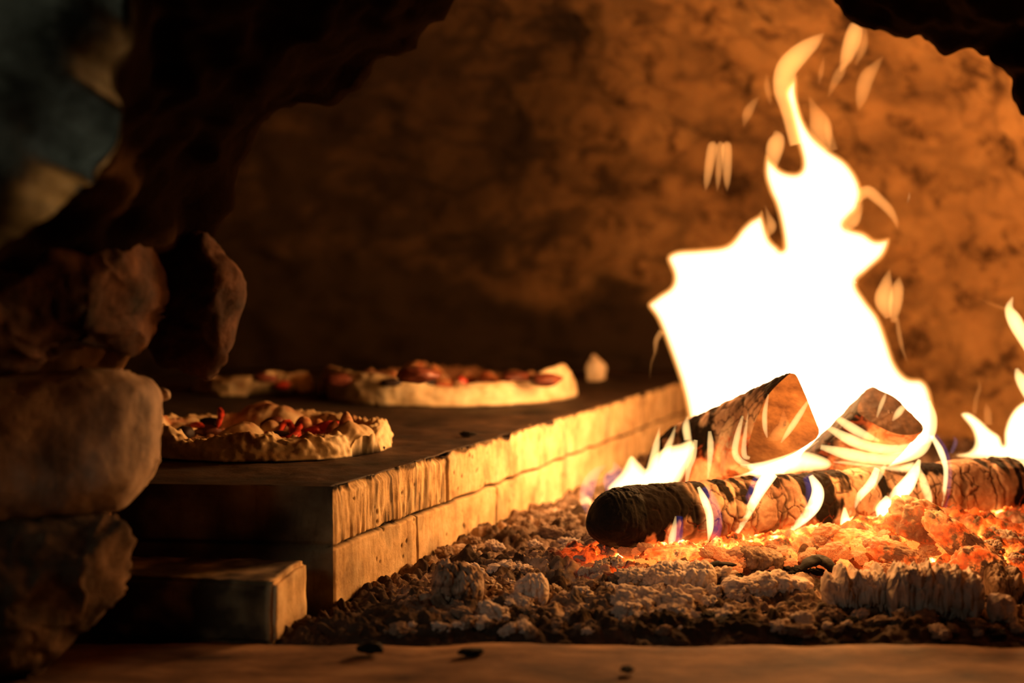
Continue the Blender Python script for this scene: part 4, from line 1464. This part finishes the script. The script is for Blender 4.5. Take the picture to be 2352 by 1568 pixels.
tongue('flame_lick', [(2090, 1020, 6), (2126, 1000, 18), (2140, 960, 13), (2132, 920, 6)], 1.80, 'flame_yellow')
sheet('flame_lick', [(1900, 1060), (1950, 1058), (2010, 1066), (2060, 1068), (2100, 1060), (2090, 1085), (2020, 1078), (1960, 1070)], 1.775, 0.010, 0.012, 'flame_yellow', step=4)


# licks on the front of the long log: each a flame of its own with a blue sleeve
def lick(pts, Y, label, mat='flame_lick', blue=6, bshift=8):
    p0 = at(pts[0][0], pts[0][1], Y)
    root = thing('flame', tuple(p0), label, 'flame', 'flames licking the long log')
    tongue('flame_core', pts, Y, mat, root)
    if blue:
        bp = [(q[0] + bshift, q[1] + (10 if i == 0 else 0), q[2] + blue) + tuple(q[3:]) for i, q in enumerate(pts)]
        tongue('flame_edge', bp, Y + 0.004, 'flame_blue', root)
    return root


def lY(px):
    """just before the log's front surface at this pixel column"""
    t = (px - 1398) / (2334 - 1398)
    return 1.665 + t * 0.23 - 0.050


lick([(1541, 1264, 2), (1543, 1240, 9), (1548, 1215, 7), (1552, 1185, 2)], lY(1545), 'small pale flame low on the black end of the long log', 'flame_yellow', 6, 9)
lick([(1627, 1240, 2), (1631, 1212, 8), (1629, 1180, 9), (1618, 1148, 9), (1604, 1118, 4)], lY(1625), 'slim curved flame on the front log, just past its blackened part', 'flame_lick', 6, 14)
lick([(1689, 1236, 2), (1696, 1212, 9), (1716, 1180, 10), (1738, 1140, 12), (1754, 1110, 16), (1775, 1085, 14)], lY(1720), 'flame slanting up the log to the split wedge', 'flame_lick', 5, -8)
lick([(1808, 1228, 2), (1824, 1208, 9), (1850, 1184, 14), (1872, 1156, 16), (1878, 1125, 14), (1862, 1092, 6)], lY(1850), 'broad S-shaped flame on the middle of long log', 'flame_lick', 6, -8)
lick([(1930, 1222, 3), (1946, 1180, 9), (1972, 1142, 9), (2000, 1110, 10), (2015, 1075, 7)], lY(1970), 'thin flame slanting up below the half-round log', 'flame_lick', 0)
lick([(2002, 1135, 2), (2010, 1110, 6), (2024, 1085, 7), (2034, 1065, 3)], lY(2015), 'short wisp of flame between two larger ones below the half-round log', 'flame_yellow', 0)
lick([(2000, 1215, 3), (2022, 1180, 13), (2048, 1150, 17), (2080, 1118, 18), (2100, 1085, 12), (2112, 1055, 4)], lY(2050), 'wide pale flame rising from the hot heap over the log', 'flame_lick', 0)
lick([(2120, 1175, 4), (2132, 1150, 10), (2122, 1110, 10), (2108, 1070, 4)], lY(2120), 'soft flame beside the wide pale one on the log', 'flame_yellow', 0)
lick([(2163, 1162, 2), (2170, 1120, 5), (2172, 1075, 6), (2160, 1035, 8), (2140, 1000, 5)], lY(2165), 'tall narrow flame hanging down over the log near its far end', 'flame_lick', 4, 5)
lick([(1950, 1250, 6), (1948, 1225, 18), (1942, 1195, 12), (1940, 1165, 3)], lY(1945) - 0.01, 'bright bulb of flame above the white-hot ember', 'flame_lick', 0)
lick([(2020, 1200, 4), (2030, 1175, 20), (2035, 1155, 15), (2036, 1138, 3)], lY(2030) - 0.01, 'round ball of flame over the hot heap', 'flame_lick', 0)

# bluish wisps behind the log tip
wisp = thing('flame', tuple(at(1400, 1130, 1.74)), 'faint bluish wisps of flame above the charred log tip', 'flame')
tongue('flame_wisp', [(1348, 1180, 2), (1345, 1150, 14), (1352, 1115, 18), (1368, 1085, 12), (1392, 1068, 3)], 1.74, 'flame_violet', wisp, 0.5)
tongue('flame_wisp', [(1400, 1130, 10), (1405, 1105, 22), (1415, 1080, 14), (1410, 1060, 3)], 1.75, 'flame_violet', wisp, 0.5)
tongue('flame_wisp', [(1372, 1150, 6), (1376, 1120, 14), (1384, 1095, 10), (1390, 1080, 2)], 1.75, 'flame_faint', wisp, 0.6)
tongue('flame_wisp', [(1430, 1125, 8), (1438, 1100, 14), (1430, 1080, 6), (1428, 1070, 1)], 1.75, 'flame_violet', wisp, 0.5)
tongue('flame_wisp', [(1405, 1000, 1), (1412, 965, 3), (1425, 985, 3), (1440, 1010, 1)], 1.78, 'flame_faint', wisp, 0.5)

# fire at the far end of the log
rf = thing('fire', tuple(at(2290, 1045, 1.93)), 'low fire burning above the far end of the long log', 'fire')
sheet('flame_body', [(2206, 952), (2225, 946), (2250, 962), (2275, 985), (2296, 1000), (2305, 1020), (2306, 990), (2318, 955), (2338, 930), (2362, 920), (2420, 930), (2430, 1060), (2340, 1062), (2250, 1056), (2190, 1046), (2225, 1036), (2238, 1015), (2230, 985)],
      1.93, 0.03, 0.03, 'flame_yellow', rf, 4)
sheet('flame_core', [(2206, 952), (2225, 946), (2250, 962), (2275, 985), (2296, 1000), (2305, 1020), (2306, 990), (2318, 955), (2338, 930), (2362, 920), (2420, 930), (2430, 1060), (2340, 1058), (2280, 1046), (2245, 1020), (2232, 985)],
      1.93, 0.025, 0.03, 'flame_white', rf, 4, 3)
tongue('flame_tongue', [(2238, 950, 6), (2242, 915, 6), (2250, 890, 5), (2246, 866, 1)], 1.95, 'flame_faint', rf)
tongue('flame_tongue', [(2270, 975, 10), (2268, 945, 9), (2264, 925, 2)], 1.95, 'flame_faint', rf)
tongue('flame_tongue', [(2385, 930, 18), (2358, 890, 17), (2342, 865, 12), (2335, 846, 4)], 1.93, 'flame_yellow', rf)
tongue('flame_tongue', [(2400, 850, 14), (2352, 775, 16), (2330, 735, 17), (2318, 708, 10), (2326, 682, 2)], 1.93, 'flame_yellow', rf)
tongue('flame_tongue', [(2318, 712, 6), (2295, 705, 4), (2268, 695, 3), (2248, 683, 1)], 1.93, 'flame_faint', rf)
tongue('flame_tongue', [(2185, 1040, 4), (2195, 1015, 5), (2190, 1000, 1)], 1.92, 'flame_violet', rf)
tongue('flame_tongue', [(2345, 1140, 3), (2350, 1100, 14), (2352, 1060, 14)], 1.90, 'flame_yellow', rf)
sp = thing('spark', tuple(at(2087, 452, 1.98)), 'tiny curved spark floating against the oven wall beside the tall fire', 'spark')
tongue('streak', [(2084, 466, 0.8), (2088, 452, 1.6), (2089, 440, 0.6)], 1.98, 'flame_yellow', sp)

# light of the fire
fire_lamp('fire_light', tuple(at(1830, 820, YF)), 7.5, 0.05, fire)
fire_lamp('fire_light', tuple(at(1880, 560, YF)), 6.0, 0.04, fire)
fire_lamp('fire_light', tuple(at(1640, 700, YF)), 4.5, 0.04, fire)
fire_lamp('fire_light', tuple(at(1590, 1000, 1.96)), 1.4, 0.02, fire)
fire_lamp('fire_light', tuple(at(1750, 1000, 1.64)), 1.2, 0.02, fire)
fire_lamp('fire_light', tuple(at(2010, 1010, 1.68)), 1.2, 0.02, fire)
fire_lamp('fire_light', tuple(at(2350, 1000, 1.93)), 1.5, 0.02, rf)
